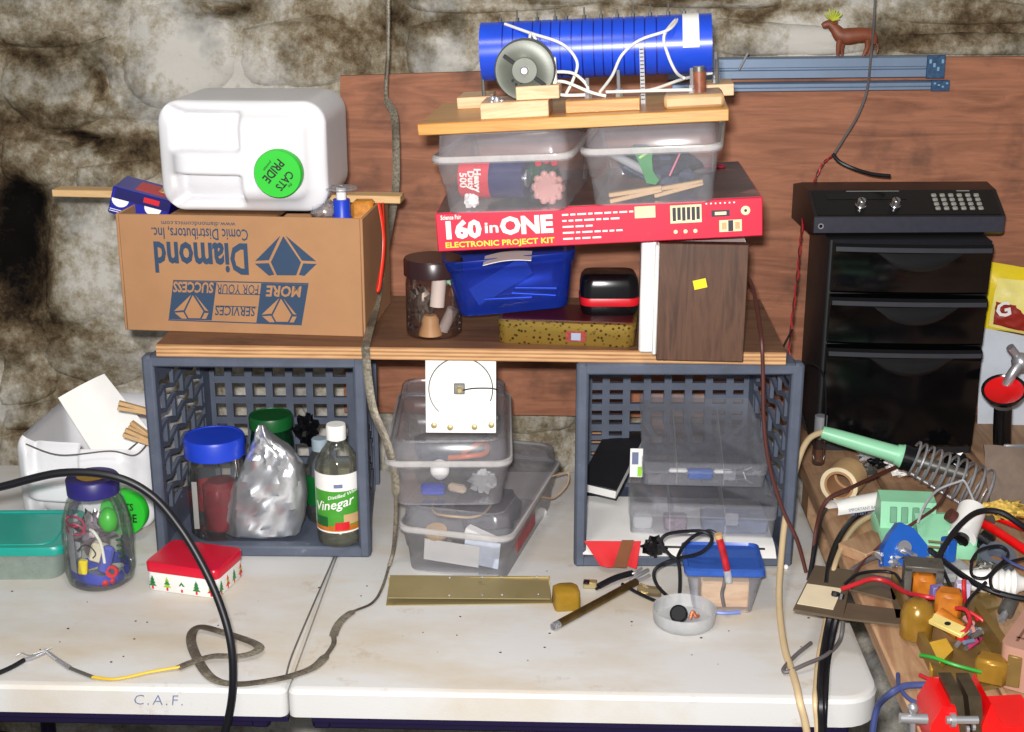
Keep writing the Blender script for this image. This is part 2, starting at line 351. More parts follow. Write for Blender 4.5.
# ------------------------------------------------------------ folding table and workbench
T0 = .74; YF = 1.563; XS = -.341; XR = .412
def table_mat():
    t = NT('table_plastic'); v = t.coord(); a = t.noise(t.coord((1, 2.2, 1)), 3.2, 6, .62); b = t.noise(v, 13, 7, .7); c = t.noise(v, 60, 5, .7)
    col = t.mix(t.ramp(a, [(.46, (0, 0, 0)), (.72, (.85, .85, .85))]), srgb((210, 209, 207)), srgb((196, 180, 154)))
    col = t.mix(t.ramp(b, [(.60, (0, 0, 0)), (.74, (.7, .7, .7))]), col, srgb((176, 150, 118)))
    col = t.mix(t.ramp(c, [(.70, (0, 0, 0)), (.80, (.5, .5, .5))]), col, srgb((120, 104, 88)))
    t.bump(t.noise(v, 500, 3), .12); return t.set(col, .5)
TABLE = table_mat()
table = thing('folding_table', 'white plastic folding table with brown stains and a centre seam', 'table', (0, 0, 0))
def half(x0, x1, r0, r1):
    m = M(); d = .765; rings = []
    for ins, z in ((.004, T0 - .042), (0, T0 - .040), (0, T0 - .007), (.003, T0 - .002), (.009, T0), (.0095, T0)):
        ring = []
        for cx, cy, r, a0 in ((x1 - r1, YF + d - r1, r1, 0), (x0 + r0, YF + d - r0, r0, 90), (x0 + r0, YF + r0, r0, 180), (x1 - r1, YF + r1, r1, 270)):
            for i in range(7):
                a = math.radians(a0 + 15 * i); ring.append((cx + (r - ins) * math.cos(a), cy + (r - ins) * math.sin(a), z))
        rings.append(ring)
    return m.loft(rings)
half(XS - .75, XS - .0008, .05, .0105).build('tabletop', TABLE, table, sharp=24)
half(XS + .0008, XR, .0105, .05).build('tabletop', TABLE, table, sharp=24)
INDIGO = pm('dark_steel_frame', (26, 18, 52), .4, var=.1)
for x0, x1 in ((XS - .70, XS - .04), (XS + .04, XR - .05)):
    m = M()
    for yy in (YF + .03, YF + .735): m.box(((x0 + x1) / 2, yy, T0 - .054), (x1 - x0, .025, .028), .004)
    for xx in (x0, x1): m.box((xx, YF + .38, T0 - .054), (.025, .73, .026), .004)
    m.build('frame_rail', INDIGO, table)
m = M(); m.box((XS - .36, YF + .006, T0 - .044), (.72, .01, .007)); m.box((XS + .36, YF + .006, T0 - .044), (.66, .01, .007)); m.build('edge_trim', INDIGO, table)
for x in (XS - .6, XR - .12):
    for y in (YF + .07, YF + .69):
        M().cyl((x, y, 0), (x, y, T0 - .04), .0135).build('leg', INDIGO, table)
    M().cyl((x, YF + .07, .2), (x, YF + .69, .2), .01).build('stretcher', INDIGO, table)
PENCIL = pm('pencil_blue', (112, 120, 150), .7)
p = Y(133, 707, YF - .001); text('C.A.F.', .021, PENCIL, table, (p.x, YF - .0008, T0 - .019), bold=-.012, space=1.25, shear=.15, ext=.0002)
TB = T0 + .06; XB = Z(907, 709, TB).x + .003
bench = thing('workbench', 'pale wooden plank workbench to the right of the white table', 'workbench', (XB, 1.25, 0))
for i, (a, b) in enumerate(((0, .115), (.119, .30), (.304, .49), (.494, .70))):
    m = M().box(((a + b) / 2, .625, TB - .012 - .0006 * i), (b - a, 1.23, .024), .003); m.build('plank', BENCHW, bench)
for x in (.08, .65):
    for y in (.08, 1.15): M().box((x, y, (TB - .066) / 2), (.07, .07, TB - .067), .004).build('leg', BENCHW, bench)
for x in (.08, .65): M().box((x, .62, TB - .046), (.05, 1.18, .040), .003).build('rail', BENCHW, bench)
# ------------------------------------------------------------ crates and the shelf across them
def bar(m, p, q, w, t, nrm):
    p, q, n = Vector(p), Vector(q), Vector(nrm).normalized(); d = (q - p).normalized(); s = d.cross(n).normalized() * w / 2; n = n * t / 2
    return m.loft([[c + s + n, c - s + n, c - s - n, c + s - n] for c in (p, q)])
CH = .322; CD = .285
def crate(loc, rz, label, slots):
    r = thing('milk_crate', label, 'crate', loc, rz, 'grey crates carrying the shelf'); hw = .165; k = .865
    X = lambda y: hw * (1 + (k - 1) * y / CD) - .006
    zb = lambda y: .006 + .010 * y / CD; zt = lambda y: CH - .006 - .012 * y / CD
    m = M()
    for x in (-1, 1): m.box((x * (hw - .009), .011, CH / 2), (.018, .024, CH), .004)
    for z in (.009, CH - .009): m.box((0, .011, z), (2 * hw - .02, .022, .018), .003)
    m.build('rim', CRATE, r)
    m = M(); yb = CD - .006; x0 = X(CD); n = 8
    for i in range(n + 1): x = -x0 + 2 * x0 * i / n; bar(m, (x, yb, .01), (x, yb, CH - .014), .012 if 0 < i < n else .022, .010, (0, 1, 0))
    for j in range(n + 1):
        z = .016 + (CH - .032) * j / n; bar(m, (-x0, yb, z), (x0, yb, z), .012, .009, (0, 1, 0))
        if slots and j < n:
            zz = z + (CH - .032) / n / 2; bar(m, (-x0, yb, zz), (-x0 * .5, yb, zz), .008, .008, (0, 1, 0)); bar(m, (x0 * .5, yb, zz), (x0, yb, zz), .008, .008, (0, 1, 0))
    m.build('back_grid', CRATE, r)
    for s in (-1, 1):
        m = M(); nx = Vector((s, .1, 0)); cols = 6
        ys = [.022 + (CD - .03) * i / cols for i in range(cols + 1)]
        for i, y in enumerate(ys):
            off = .5 if i % 2 else 0; rows = 5; h = (CH - .05) / rows
            for j in range(-1, rows + 1):
                z0 = max(.02, .025 + (j + off) * h); z1 = min(CH - .03, .025 + (j + off + .72) * h)
                if z1 > z0: bar(m, (s * X(y), y, z0), (s * X(y), y, z1), .007, .006, nx)
                if i < cols:
                    y2 = ys[i + 1]; sgn = 1 if off == 0 else -1
                    za, zc = .025 + (j + off + .72) * h, .025 + (j + off + .72) * h + (-.22 if off == 0 else .28 - .5 + .0) * h
                    for zz0, zz1 in ((.025 + (j + off + .72) * h, .025 + (j + off + .5 + (.0)) * h + .5 * h * 0), (.025 + (j + off) * h, .025 + (j + off + .22) * h)):
                        if .02 < zz0 < CH - .03 and .02 < zz1 < CH - .03: bar(m, (s * X(y), y, zz0), (s * X(y2), y2, zz1), .007, .006, nx)
        bar(m, (s * X(.02), .02, .03), (s * X(CD), CD - .004, .03), .05, .006, nx); bar(m, (s * X(.02), .02, CH - .03), (s * X(CD), CD - .004, CH - .03), .045, .006, nx)
        bar(m, (s * X(.26), .262, .01), (s * X(.26), .262, CH - .014), .036, .007, nx)
        m.build('side_panel', CRATE, r)
    for nm, zf in (('floor_panel', zb), ('top_panel', zt)):
        m = M(); m.loft([[(sx * X(y), y, zf(y) + dz) for sx, dz in ((-1, -.003), (1, -.003), (1, .003), (-1, .003))] for y in (.02, CD - .006)]); m.build(nm, CRATE, r)
    return r
c, yw, wd = front((157, 556), (371, 558), T0, 0)
crate(c, yw, 'grey plastic milk crate on its side holding foil, jars and the vinegar bottle', False)
c, yw, wd = front((574, 567), (792, 567), T0, 0)
crate(c, yw, 'grey plastic milk crate on its side holding clear organizer boxes and papers', True)
ZS = T0 + CH; ZT = ZS + .018
_t = NT('plywood_edge'); _w = _t.new('ShaderNodeTexWave', bands_direction='Z', i_Scale=55.0, i_Distortion=1.2); _t.l(_t.coord((.15, 1, 1)), _w.inputs[0])
PLYEDGE = _t.set(_t.mix(.35, _t.ramp(_w.outputs['Fac'], [(.25, srgb((152, 104, 66))), (.7, srgb((208, 166, 116)))]), _t.ramp(_t.noise(_t.coord((4, 40, 40)), 4, 5), [(.35, srgb((206, 160, 110))), (.65, srgb((140, 92, 56)))])), .7)
p = Y(156, 345, 1.95); q = Y(786, 355, 1.94)
shelf = thing('shelf_board', 'plywood board laid across the two grey crates as a shelf', 'shelf', ((p.x + q.x) / 2, 1.943, ZS), math.atan2(-.01, q.x - p.x)); L = q.x - p.x
M().box((0, .153, .009), (L, .300, .018)).build('board', SHELFTOP, shelf); M().box((0, .0015, .009), (L, .003, .0182)).build('front_edge', PLYEDGE, shelf)
# ------------------------------------------------------------ helpers for hollow things
def scale_x(o, k):
    for v in o.data.vertices: v.co.x *= k
def lp(o, p): return o.matrix_basis.inverted() @ p
def poly_plate(pts, y, mat, parent, name, t=.0004):
    return M().prism(pts, y - t, y).build(name, mat, parent)
def tub(w, d, h, k=.86, r=.02, lip=.004, step=.5):
    m = M(); a = lambda s, z, e=0: rr(w * s + e, d * (1 - (1 - s) * w / d) + e, r, z)
    return m.loft([a(k, .0015), a(k + .012, 0), a(k + .02, .004), a(k + (1 - k) * step * .7, h * step), a(k + (1 - k) * step * .7 + .022, h * step + .002), a(.985, h - .003), a(1, h - .003, lip), a(1, h, lip), a(.975, h)], True, False)
def lid(w, d, h0, h, r=.022, lip=.006, dome=.93):
    m = M(); a = lambda s, z, e=0: rr(w * s + e, d - (1 - s) * w + e, r, z)
    return m.loft([a(1, h0 - .006, lip), a(1, h0 + .003, lip), a(dome + .03, h0 + .004), a(dome, h0 + h), a(dome - .03, h0 + h + .003), a(dome - .09, h0 + h + .003), a(dome - .1, h0 + h), a(.3, h0 + h)], False, True)
def bin_(name, label, loc, rz, w, d, h, lh, group=None, body=None, cap=None, k=.86, ry=0):
    r = thing(name, label, 'container', loc, rz, group, ry=ry)
    tub(w, d, h, k).build('tub', body or CLEAR, r); lid(w, d, h, lh).build('lid', cap or CLEARLID, r)
    M().loft([rr(w + e, d + e, .024, h + z) for e, z in ((.0066, -.004), (.0082, -.001), (.0066, .0036), (.001, .0042))], False, False).build('rim', RIMPL, r); return r
def rgb(m, dims, r, n, disp=None, skip=()):
    hx, hy, hz = (d / 2 for d in dims)
    for ax in range(3):
        for s in (-1, 1):
            if (ax, s) in skip: continue
            def fn(u, v):
                c = [0, 0, 0]; c[ax] = s; c[(ax + 1) % 3] = (2 * u - 1); c[(ax + 2) % 3] = (2 * v - 1)
                p = Vector((c[0] * hx, c[1] * hy, c[2] * hz)); q = Vector([max(-h + r, min(h - r, x)) for x, h in zip(p, (hx, hy, hz))])
                dd = p - q
                if dd.length > 1e-9: p = q + dd.normalized() * r * min(1, dd.length / r * 1.0) if dd.length < r else q + dd.normalized() * r
                return disp(p) if disp else p
            m.grid(fn, n, n)
    return m
def sst(a, b, x): t = max(0, min(1, (x - a) / (b - a))); return t * t * (3 - 2 * t)
# ------------------------------------------------------------ cardboard box with its print
c, yw, bw = front((125, 330), (366, 337), ZT, .20)
bh = Y(122, 212, c.y - .1).z - ZT - .005; BD = .20
box = thing('cardboard_box', 'open brown cardboard box with blue upside-down lettering standing on the shelf', 'box', c, yw)
m = M()
for x in (-1, 1): m.box((x * (bw / 2 - .002), 0, bh / 2), (.004, BD, bh), .001)
for y in (-1, 1): m.box((0, y * (BD / 2 - .002), bh / 2), (bw - .0085, .004, bh), .001)
m.box((0, 0, .002), (bw - .009, BD - .009, .004)); m.build('carton', CARD, box)
M().box((-.03, 0, bh - .006), (bw - .21, BD - .01, .004)).build('flap', CARDIN, box)
yf = -BD / 2
def bx(X, Yy): return (-bw / 2 + bw * (X - 8) / 915, bh * (1 - (Yy - (38 + X / 1024 * 18)) / 432))
def bp(pts, mat=BLUEINK, off=0, name='print'): return poly_plate([bx(*p) for p in pts], yf - off, mat, box, name)
for pg in ([(522, 208), (620, 116), (573, 205)], [(580, 212), (631, 118), (692, 212), (672, 260), (600, 260)], [(640, 116), (748, 208), (696, 206)], [(520, 218), (572, 216), (590, 258), (570, 262)], [(750, 218), (700, 216), (682, 258), (702, 262)],
           [(540, 290), (716, 293), (684, 441), (513, 438)], [(208, 285), (372, 288), (344, 430), (180, 427)], [(208, 280), (716, 288), (716, 292), (208, 284)], [(178, 428), (684, 441), (684, 445), (178, 432)], [(376, 328), (536, 331), (535, 334), (375, 331)], [(362, 374), (518, 377), (517, 380), (361, 377)]): bp(pg)
for ox, oy in ((535, 340), (203, 330)):
    q = lambda X, Yy: (ox + X, oy + Yy)
    for pg in ([q(0, 66), q(70, 4), q(38, 62)], [q(42, 68), q(76, 6), q(112, 66), q(98, 92), q(54, 92)], [q(84, 4), q(132, 66), q(118, 62)], [q(2, 72), q(36, 70), q(48, 94), q(28, 94)], [q(132, 72), q(116, 72), q(104, 94), q(120, 94)]): bp(pg, CARD, .0005)
def bt(s, X, Yy, size, width, mat=BLUEINK, bold=0, shear=0, off=.0002):
    x, z = bx(X, Yy); o = text(s, size * bw / 915, mat, box, (x, yf - off, z), ry=PI, bold=bold, shear=shear, ext=.0002)
    xs = [v.co.x for v in o.data.vertices]; wd = width * bw / 915; scale_x(o, wd / (max(xs) - min(xs))); return o
bt('Diamond', 500, 196, 158, 352, bold=.03); bt('Comic Distributors, Inc.', 502, 112, 60, 360, bold=.008); bt('www.diamondcomics.com', 456, 76, 24, 276)
bt('MORE', 692, 318, 56, 136, CARD, .03, .2, .0006); bt('SUCCESS', 362, 306, 54, 156, CARD, .03, .2, .0006); bt('FOR YOUR', 532, 312, 52, 156, shear=.2); bt('SERVICES', 514, 393, 52, 154, bold=.01, shear=.2)
# ------------------------------------------------------------ litter jugs
def jug(label, loc, rz, w, d, h, top, capx, capz, capr, lettering, rim_z=None):
    r = thing('litter_jug', label, 'jug', loc, rz)
    def disp(p):
        p = p.copy(); u, v = p.x / (w / 2), p.z / (h / 2); fr = sst(-.3 * d, -.46 * d, p.y)
        s = 1 - .14 * fr ** 2; p.x *= s; p.z *= s
        lx = sst(.05, -.03, u) * sst(-.97, -.84, u); a = lx * sst(.12, .2, v) * sst(.98, .86, v); b = lx * sst(-.32, -.4, v) * sst(-.98, -.88, v)
        p.y += fr * (.030 * a + .036 * b + .016 * (u * u * .6 + v * v * .5)); bk = sst(.40 * d, .43 * d, p.y) * sst(.49 * d, .46 * d, p.y)
        p.x *= 1 + .012 * bk; p.z *= 1 + .012 * bk; return p + Vector((0, d / 2, h / 2))
    m = rgb(M(), (w, d, h), .034, 40, disp, () if top else ((2, 1),)); m.build('bottle', JUG, r, sharp=180, weld=True)
    y0 = .012
    M().at((capx, y0, capz), rx=PI / 2).lathe([(capr * .9, -.004), (capr * .9, .006)], 30).build('neck', JUG, r)
    cp = M().at((capx, y0, capz), rx=PI / 2).lathe([(capr, .004), (capr * 1.0, .018), (capr * .95, .021), (.001, .021)], 36, False, True).build('cap', GREENCAP, r)
    for s, size, dx, dz, ang, b in lettering: text(s, size, BLACKINK, r, (capx + dx, y0 - .0212, capz + dz), ry=-ang, align='CENTER', bold=b, sx=.8)
    return r
bt_z = ZT + bh
p = Y(154, 214, c.y - .11); q = Y(319, 214, c.y - .11); jw = q.x - p.x
jl = Vector(((p.x + q.x) / 2 + .003, c.y - .10, bt_z + .0006)); jh = .163
cp = Y(279, 173, jl.y) - jl
A = math.radians(229)
jug('white plastic jug lying on the cardboard box with its green cap facing out', jl, yw * .4, jw * 1.03, .235, jh, True, cp.x, cp.z, .0355,
    [('CATS', .0165, .010, -.009, A, .02), ('PRIDE', .0185, -.006, .005, A, .02), ('the', .007, .018, -.016, A, .0), ('premium', .006, -.014, .012, A, 0)])
p = Z(16, 538, T0); q = Y(148, 538, p.y); jl2 = Vector(((p.x + q.x) / 2, p.y - .002, T0 + .0006)); cp = Y(125, 511, jl2.y) - jl2
jug('white jug cut open on top with a green cap, on the table beside the crate', jl2, math.radians(-2), (q.x - p.x) * 1.03, .27, .166, False, cp.x, cp.z, .037,
    [('CATS', .0165, .002, .011, 0, .02), ('PRIDE', .0195, .002, -.008, 0, .02), ('the', .007, -.014, .022, 0, .0), ('premium', .006, .004, -.020, 0, 0)])
# things in the cut jug
m = M(); a, b, c2, d2 = Y(58, 398, 2.13), Y(104, 374, 2.15), Y(150, 432, 2.12), Y(104, 470, 2.08)
m.sheet(lambda u, v: (a * (1 - u) + b * u) * (1 - v) + (d2 * (1 - u) + c2 * u) * v + Vector((0, .012 * math.sin(u * 3), 0)), 8, 8, .0008)
tag(m.build('paper_card', WHITE), 'white paper card sticking up out of the cut open jug', 'paper')
def clothespin(name, label, a, b, r=.0045, open_=.1):
    a, b = Vector(a), Vector(b); d = b - a; rt = thing(name, label, 'clothespin', a, 0, 'clothespins'); L = d.length
    rt.rotation_euler = d.to_track_quat('X', 'Z').to_euler()
    for s in (-1, 1): M().at((0, 0, 0), rx=0, ry=s * open_ * .5).box((L / 2, 0, s * .0042), (L, .009, .006), .001).build('prong', TAN, rt)
    m = M()
    for i in range(4): m.at((L * .42, -.004 + i * .0025, 0), rx=PI / 2).lathe([(.0045, -.0008), (.0052, 0), (.0045, .0008)], 10, False, False)
    m.build('spring', STEEL, rt); return rt
clothespin('clothespin', 'wooden clothespin lying highest across the cut jug, beside the paper card', Y(118, 405, 2.0), Y(150, 412, 2.01))
clothespin('clothespin', 'wooden clothespin lower on the cut jug rim, crossing another pin', Y(124, 432, 1.99), Y(152, 443, 2.0))
clothespin('clothespin', 'steeply tilted wooden clothespin crossing the lower pin on the cut jug', Y(130, 424, 2.015), Y(149, 436, 2.01), open_=.16)
pts = [Y(26, 444, jl2.y + .02), Y(60, 455, jl2.y - .004), Y(110, 451, jl2.y - .005), Y(135, 455, jl2.y - .004), Y(150, 440, jl2.y + .02)]
tag(M().tube(pts, .0012, 6, 8).build('string', GREYWIRE), 'thin grey string draped over the front of the cut jug', 'string')
# ------------------------------------------------------------ things standing in and on the cardboard box
zb = ZT + .0045
m = M(); bc = c + Vector((0, 0, 0))
p = Y(136, 212, bc.y - .02); ft = thing('foil_carton', 'dark blue roll carton with red and white print, tilted against the jug on the box', 'carton', Vector((p.x, bc.y + .035, bt_z - .004)), math.radians(5), ry=math.radians(16))
DB = pm('carton_blue', (24, 30, 150), .35, var=.05); DNAVY = pm('carton_navy', (20, 18, 90), .35)
M().box((0, 0, 0), (.09, .10, .042), .002).build('carton', DB, ft)
M().box((.002, -.0502, .012), (.084, .0006, .016)).build('band', DNAVY, ft)
for cx_ in (-.030, .02): M().prism([(cx_ + .013 * math.cos(t), .004 + .012 * math.sin(t)) for t in [PI + PI * i / 10 for i in range(11)]], -.0508, -.0504).build('print', WHITE, ft)
for cx_, cz_ in ((-.03, -.013), (-.03, -.016), (.01, -.014)): M().box((cx_, -.0506, cz_), (.026, .0004, .001)).build('print', WHITE, ft)
M().box((.016, -.0507, .013), (.024, .0006, .008)).build('print', REDPL, ft); M().box((.01, 0, .0212), (.05, .06, .0006)).build('label_patch', REDPL, ft)
p = Y(342, 216, bc.y - .055); bo = thing('pump_bottle', 'blue bottle with a white cap standing in the cardboard box beside the jug', 'bottle', Vector((p.x, bc.y - .055, zb)))
bz = Y(342, 199, bc.y - .055).z - zb
M().lathe([(.012, 0), (.016, .003), (.016, bz - .03), (.0125, bz - .022), (.0125, bz)], 20).build('body', BLUELID, bo); M().lathe([(.0075, bz), (.0075, bz + .016), (.007, bz + .018)], 16).build('cap', WHITE, bo)
M().lathe([(.022, bz + .014), (.025, bz + .016), (.024, bz + .018), (.008, bz + .018)], 24).build('collar', CLEAR, bo)
p = Y(364, 210, bc.y - .02); ORG = pm('orange_pack', (200, 128, 40), .45, scale=90, var=.3)
oz = Y(364, 200, bc.y - .01).z - zb
o = M().box((0, 0, oz / 2), (.032, .03, oz), .004).build('orange_packet', ORG, None, Vector((p.x - .002, bc.y - .01, zb))); tag(o, 'orange printed packet standing in the back right corner of the cardboard box', 'packet')
def crumple(c, r, sq, seed, n=20, amp=.35, f=2.2):
    m = M(); vs = []; h = n // 2
    for k in range(h + 1):
        t = PI * k / h
        for i in range(n):
            d = Vector((math.sin(t) * math.cos(2 * PI * i / n), math.sin(t) * math.sin(2 * PI * i / n), -math.cos(t)))
            q = 1 + amp * (abs(noise.noise(d * f + Vector((seed, 0, 0)))) * 2 - .6) + amp * .45 * noise.noise(d * f * 3 + Vector((0, seed, 0)))
            vs.append((c[0] + sq[0] * r * d.x * q, c[1] + sq[1] * r * d.y * q, c[2] + sq[2] * r * d.z * q))
    return m.add(vs, [(k * n + i, k * n + (i + 1) % n, (k + 1) * n + (i + 1) % n, (k + 1) * n + i) for k in range(h) for i in range(n)])
p = Y(322, 209, bc.y - .06); o = crumple((p.x, bc.y - .055, p.z), .019, (1.1, .9, .8), 3.3).build('plastic_wrap', CLEAR, sharp=20); tag(o, 'crumpled clear plastic wrap between the jug and the blue bottle', 'wrap')
p = Y(68, 200, 2.21); q = Y(407, 198, 2.17); ZR = bt_z
o = M().at(((p.x + q.x) / 2, (p.y + q.y) / 2, bt_z + .0063), rz=math.atan2(q.y - p.y, q.x - p.x)).box((0, -.04, 0), ((q - p).length, .034, .0115), .001).build('wooden_lath', PINE); tag(o, 'long pale pine lath lying across the back of the cardboard box', 'lath')
REDT = pm('orange_red_tie', (225, 50, 30), .35)
pts = [Y(379, 203, bc.y - .05), Y(384, 240, bc.y - .075), Y(380, 285, bc.y - .085), Y(377, 288, bc.y - .085), Y(384, 245, bc.y - .07), Y(383, 203, bc.y - .04)]
tag(M().tube(pts, (.0028, .0012), 8, 8).build('plastic_strap', REDT), 'orange red plastic strap hanging down beside the right side of the cardboard box', 'strap')
# ------------------------------------------------------------ shelf, middle
p = Z(432, 340, ZT); jr = .044; jarh = Y(432, 277, p.y).z - ZT + .002
ja = thing('parts_jar', 'dark lidded clear jar of electronic parts on the shelf left of the blue bin', 'jar', p + Vector((0, jr - .006, 0)))
M().lathe([(jr * .86, 0), (jr * .95, .004), (jr * .95, jarh - .02), (jr * .9, jarh - .008), (jr * .9, jarh)], 32, True, False).build('glass', DARKJAR, ja)
JARLID = pm('maroon_lid', (46, 26, 28), .3)
M().lathe([(jr, jarh - .006), (jr, jarh + .016), (jr * .96, jarh + .019), (.001, jarh + .019)], 32, False, True).build('lid', JARLID, ja)
jp = ja.location.copy()
o = M().lathe([(.018, .0), (.016, .008), (.013, .016), (.013, .024), (.009, .03)], 18).build('cork_spool', TAN, None, jp + Vector((-.004, -.018, .003))); tag(o, 'tan spool standing at the bottom of the dark lidded jar', 'spool')
o = M().cyl((0, 0, 0), (.004, .004, .045), .011, n=16).build('paper_capacitor', WHITE, None, jp + Vector((.006, -.014, .045))); tag(o, 'white paper capacitor standing in the dark lidded jar', 'component')
o = M().cyl((0, 0, 0), (.016, -.003, .034), .0085, n=14).build('grey_tube', FROST, None, jp + Vector((.014, -.012, .008))); tag(o, 'grey plastic tube leaning in the dark lidded jar', 'tube')
o = crumple((0, 0, 0), .018, (.9, .9, 1.5), 8.1, amp=.6, f=4).build('wire_bundle', DULL, None, jp + Vector((-.016, -.008, .048)), sharp=20); tag(o, 'tangled grey wire bundle in the dark lidded jar', 'wire')
o = crumple((0, 0, 0), .013, (1.2, .8, .8), 2.1, amp=.5, f=4).build('green_component', GREENPL, None, jp + Vector((.018, .01, .085)), sharp=20); tag(o, 'pale green piece near the top of the dark lidded jar', 'component')
# gold tin, case and blue bin
_t = NT('gold_ornament'); _v = _t.new('ShaderNodeTexVoronoi', i_Scale=150.0); _t.l(_t.coord(), _v.inputs['Vector'])
GOLD = _t.set(_t.ramp(_v.outputs['Distance'], [(.15, srgb((60, 45, 22))), (.4, srgb((172, 142, 66)))]), .35, .7)
c, yw, tw = front((498, 343), (634, 348), ZT, .10); th = .036
tin = thing('decorated_tin', 'long gold patterned tin with a dark red top on the shelf under the small case', 'tin', c, yw)
M().loft([rr(tw - .004, .098, .012, 0), rr(tw, .10, .012, .002), rr(tw, .10, .012, th - .010), rr(tw + .003, .103, .012, th - .0095), rr(tw + .003, .103, .012, th - .002), rr(tw - .002, .098, .012, th - .0005)]).build('body', GOLD, tin)
M().loft([rr(tw - .006, .094, .011, th - .0008), rr(tw - .008, .092, .01, th + .0008)]).build('top', DARKRED, tin)
m = M().box((.015, -.0512, th * .4), (.03, .0008, .016), .0003); m.build('label_patch', pm('tin_label', (150, 60, 50), .4, var=.4, scale=200), tin); M().box((.015, -.0518, th * .4), (.014, .0006, .011), .0002).build('label_patch', pm('tin_label_blue', (150, 160, 180), .4), tin)
cx = Y(609, 300, c.y).x; zt2 = ZT + th + .001
cs = thing('small_case', 'small glossy black hard case with a red band lying on the gold tin', 'case', Vector((cx, c.y + .016, zt2)), math.radians(2)); w_ = .086
q = lambda s, z: rr(w_ * s, .07 * s, .016, z)
M().loft([q(.92, 0), q(.98, .006), q(1, .014)]).build('base', BLACKPL, cs); M().loft([q(1, .014), q(1.02, .016), q(1.02, .024), q(1, .026)]).build('band', REDPL, cs)
m = M().loft([q(1, .026), q(.99, .042), q(.95, .052), q(.86, .058), q(.6, .06)]); m.build('lid', BLACKPL, cs, sharp=60)
bl_ = thing('blue_bin', 'translucent blue plastic bin of tools wedged under the red kit box', 'container', Vector((Y(513, 320, c.y + .05).x, c.y + .035, zt2 + .004)), math.radians(4), ry=math.radians(-5))
bwid = .193; bhgt = Y(520, 258, c.y).z - zt2 + .004
m = M(); a = lambda s, z, e=0: rr(bwid * s + e, .125 * s + e, .02, z)
m.loft([a(.80, .001), a(.83, 0), a(.85, .006), a(.95, bhgt - .018), a(.985, bhgt - .016), a(1, bhgt - .002, .004), a(1, bhgt, .002), a(.97, bhgt)], True, False); m.build('tub', BLUECLEAR, bl_)
for i, (x0, z0, x1, z1) in enumerate(((.0, .022, .065, .019), (.005, .030, .066, .030), (-.04, .012, .03, .016))):
    o = M().cyl((0, 0, 0), (x1 - x0, .0, z1 - z0), .0028, n=10).build('metal_rod', STEEL, None, bl_.location + Vector((x0, -.040, z0 + .004))); tag(o, ('upper bright metal rod inside the blue bin', 'lower bright metal rod inside the blue bin', 'short thin metal rod at the left inside the blue bin')[(1, 0, 2)[i]], 'rod')
o = M().at(bl_.location + Vector((-.016, -.040, .044)), ry=math.radians(-32)).box((0, 0, 0), (.095, .002, .03), .0008).build('plastic_wrapper', FROST); tag(o, 'clear plastic wrapper slanting inside the blue bin', 'wrapper')
o = M().at(bl_.location + Vector((-.012, -.058, bhgt - .004)), ry=math.radians(-6)).sheet(lambda u, v: (-.028 + .07 * u, -.03 + .06 * v, .004 * math.sin(3 * u)), 8, 4, .001).build('paper_slip', WHITE); tag(o, 'white paper slip poking out of the blue bin', 'paper')
# veneered box with its white side
a, b, d_ = Z(657, 360, ZT), Z(743, 362, ZT), .24
c, yw, vw = front((656, 360), (743, 362), ZT, d_)
vh = Y(700, 244, c.y - .12).z - ZT
vb = thing('veneered_box', 'dark wood veneered box with a white left side and yellow sticker', 'box', c, yw)
M().box((0, -d_ / 2 + .009, vh / 2), (vw, .018, vh), .001).build('front_panel', VENEER, vb)
M().box((-.0, .0095, vh / 2), (vw - .004, d_ - .02, vh - .002), .001).build('body', WHITE, vb)
M().box((-vw / 2 - .0135, -.03, vh / 2 + .002), (.022, d_ - .1, vh - .004), .003).build('side_board', WHITE, vb); M().box((-vw / 2 - .003, -.045, vh / 2 + .002), (.006, d_ - .09, vh - .01), .002).build('side_moulding', WHITE, vb)
q = lp(vb, Y(700, 284, c.y - .12)); M().at((q.x, -d_ / 2 - .0004, q.z), ry=math.radians(-14)).box((0, 0, 0), (.018, .0006, .013)).build('sticker', YELLOWPL, vb)
# ------------------------------------------------------------ red project kit box
RW, RD, RH = .462, .30, .053
rz_ = math.radians(-1); a = Y(438, 252, 1.862); b = Y(763, 236, 1.855)
kit = thing('project_kit_box', 'worn red electronics project kit box lying under the two small bins', 'box', (a + b) / 2 + Vector((0, 0, .0)), math.atan2(b.y - a.y, b.x - a.x), ry=-math.atan2(b.z - a.z, b.x - a.x)); RW = (b - a).length
KRED = pm('kit_red', (212, 32, 62), .38, var=.08, dirt=(232, 170, 175), dscale=24, damt=.72); KTOP = pm('kit_top_print', (92, 58, 52), .4, var=.5, scale=22, dirt=(190, 120, 110), dscale=16, damt=.6)
M().box((0, RD / 2, RH / 2), (RW, RD, RH), .0015).build('carton', KRED, kit)
M().box((0, RD / 2, RH + .0004), (RW - .004, RD - .006, .0008)).build('top_picture', KTOP, kit)
KW = pm('kit_white', (245, 235, 225), .4); KY = pm('kit_yellow', (240, 205, 60), .4); KDARK = pm('kit_dark', (50, 45, 60), .4); KPALE = pm('kit_cream', (225, 215, 170), .4)
def kt(s, X0, X1, Yc, size, mat, bold=0):      # spans X0..X1 as shares of the width, height share Yc
    o = text(s, size, mat, kit, (-RW / 2 + RW * X0, -.0003, RH * Yc), bold=bold, ext=.0002); xs = [v.co.x for v in o.data.vertices]
    scale_x(o, RW * (X1 - X0) / (max(xs) - min(xs)))
kt('160', .018, .128, .53, .032, KW, .05); kt('in', .148, .19, .56, .021, KW, .02); kt('ONE', .198, .362, .57, .032, KW, .05); kt('ELECTRONIC PROJECT KIT', .024, .362, .16, .0105, KY, .03); kt('Science Fair', .016, .08, .88, .0085, KW, .02)
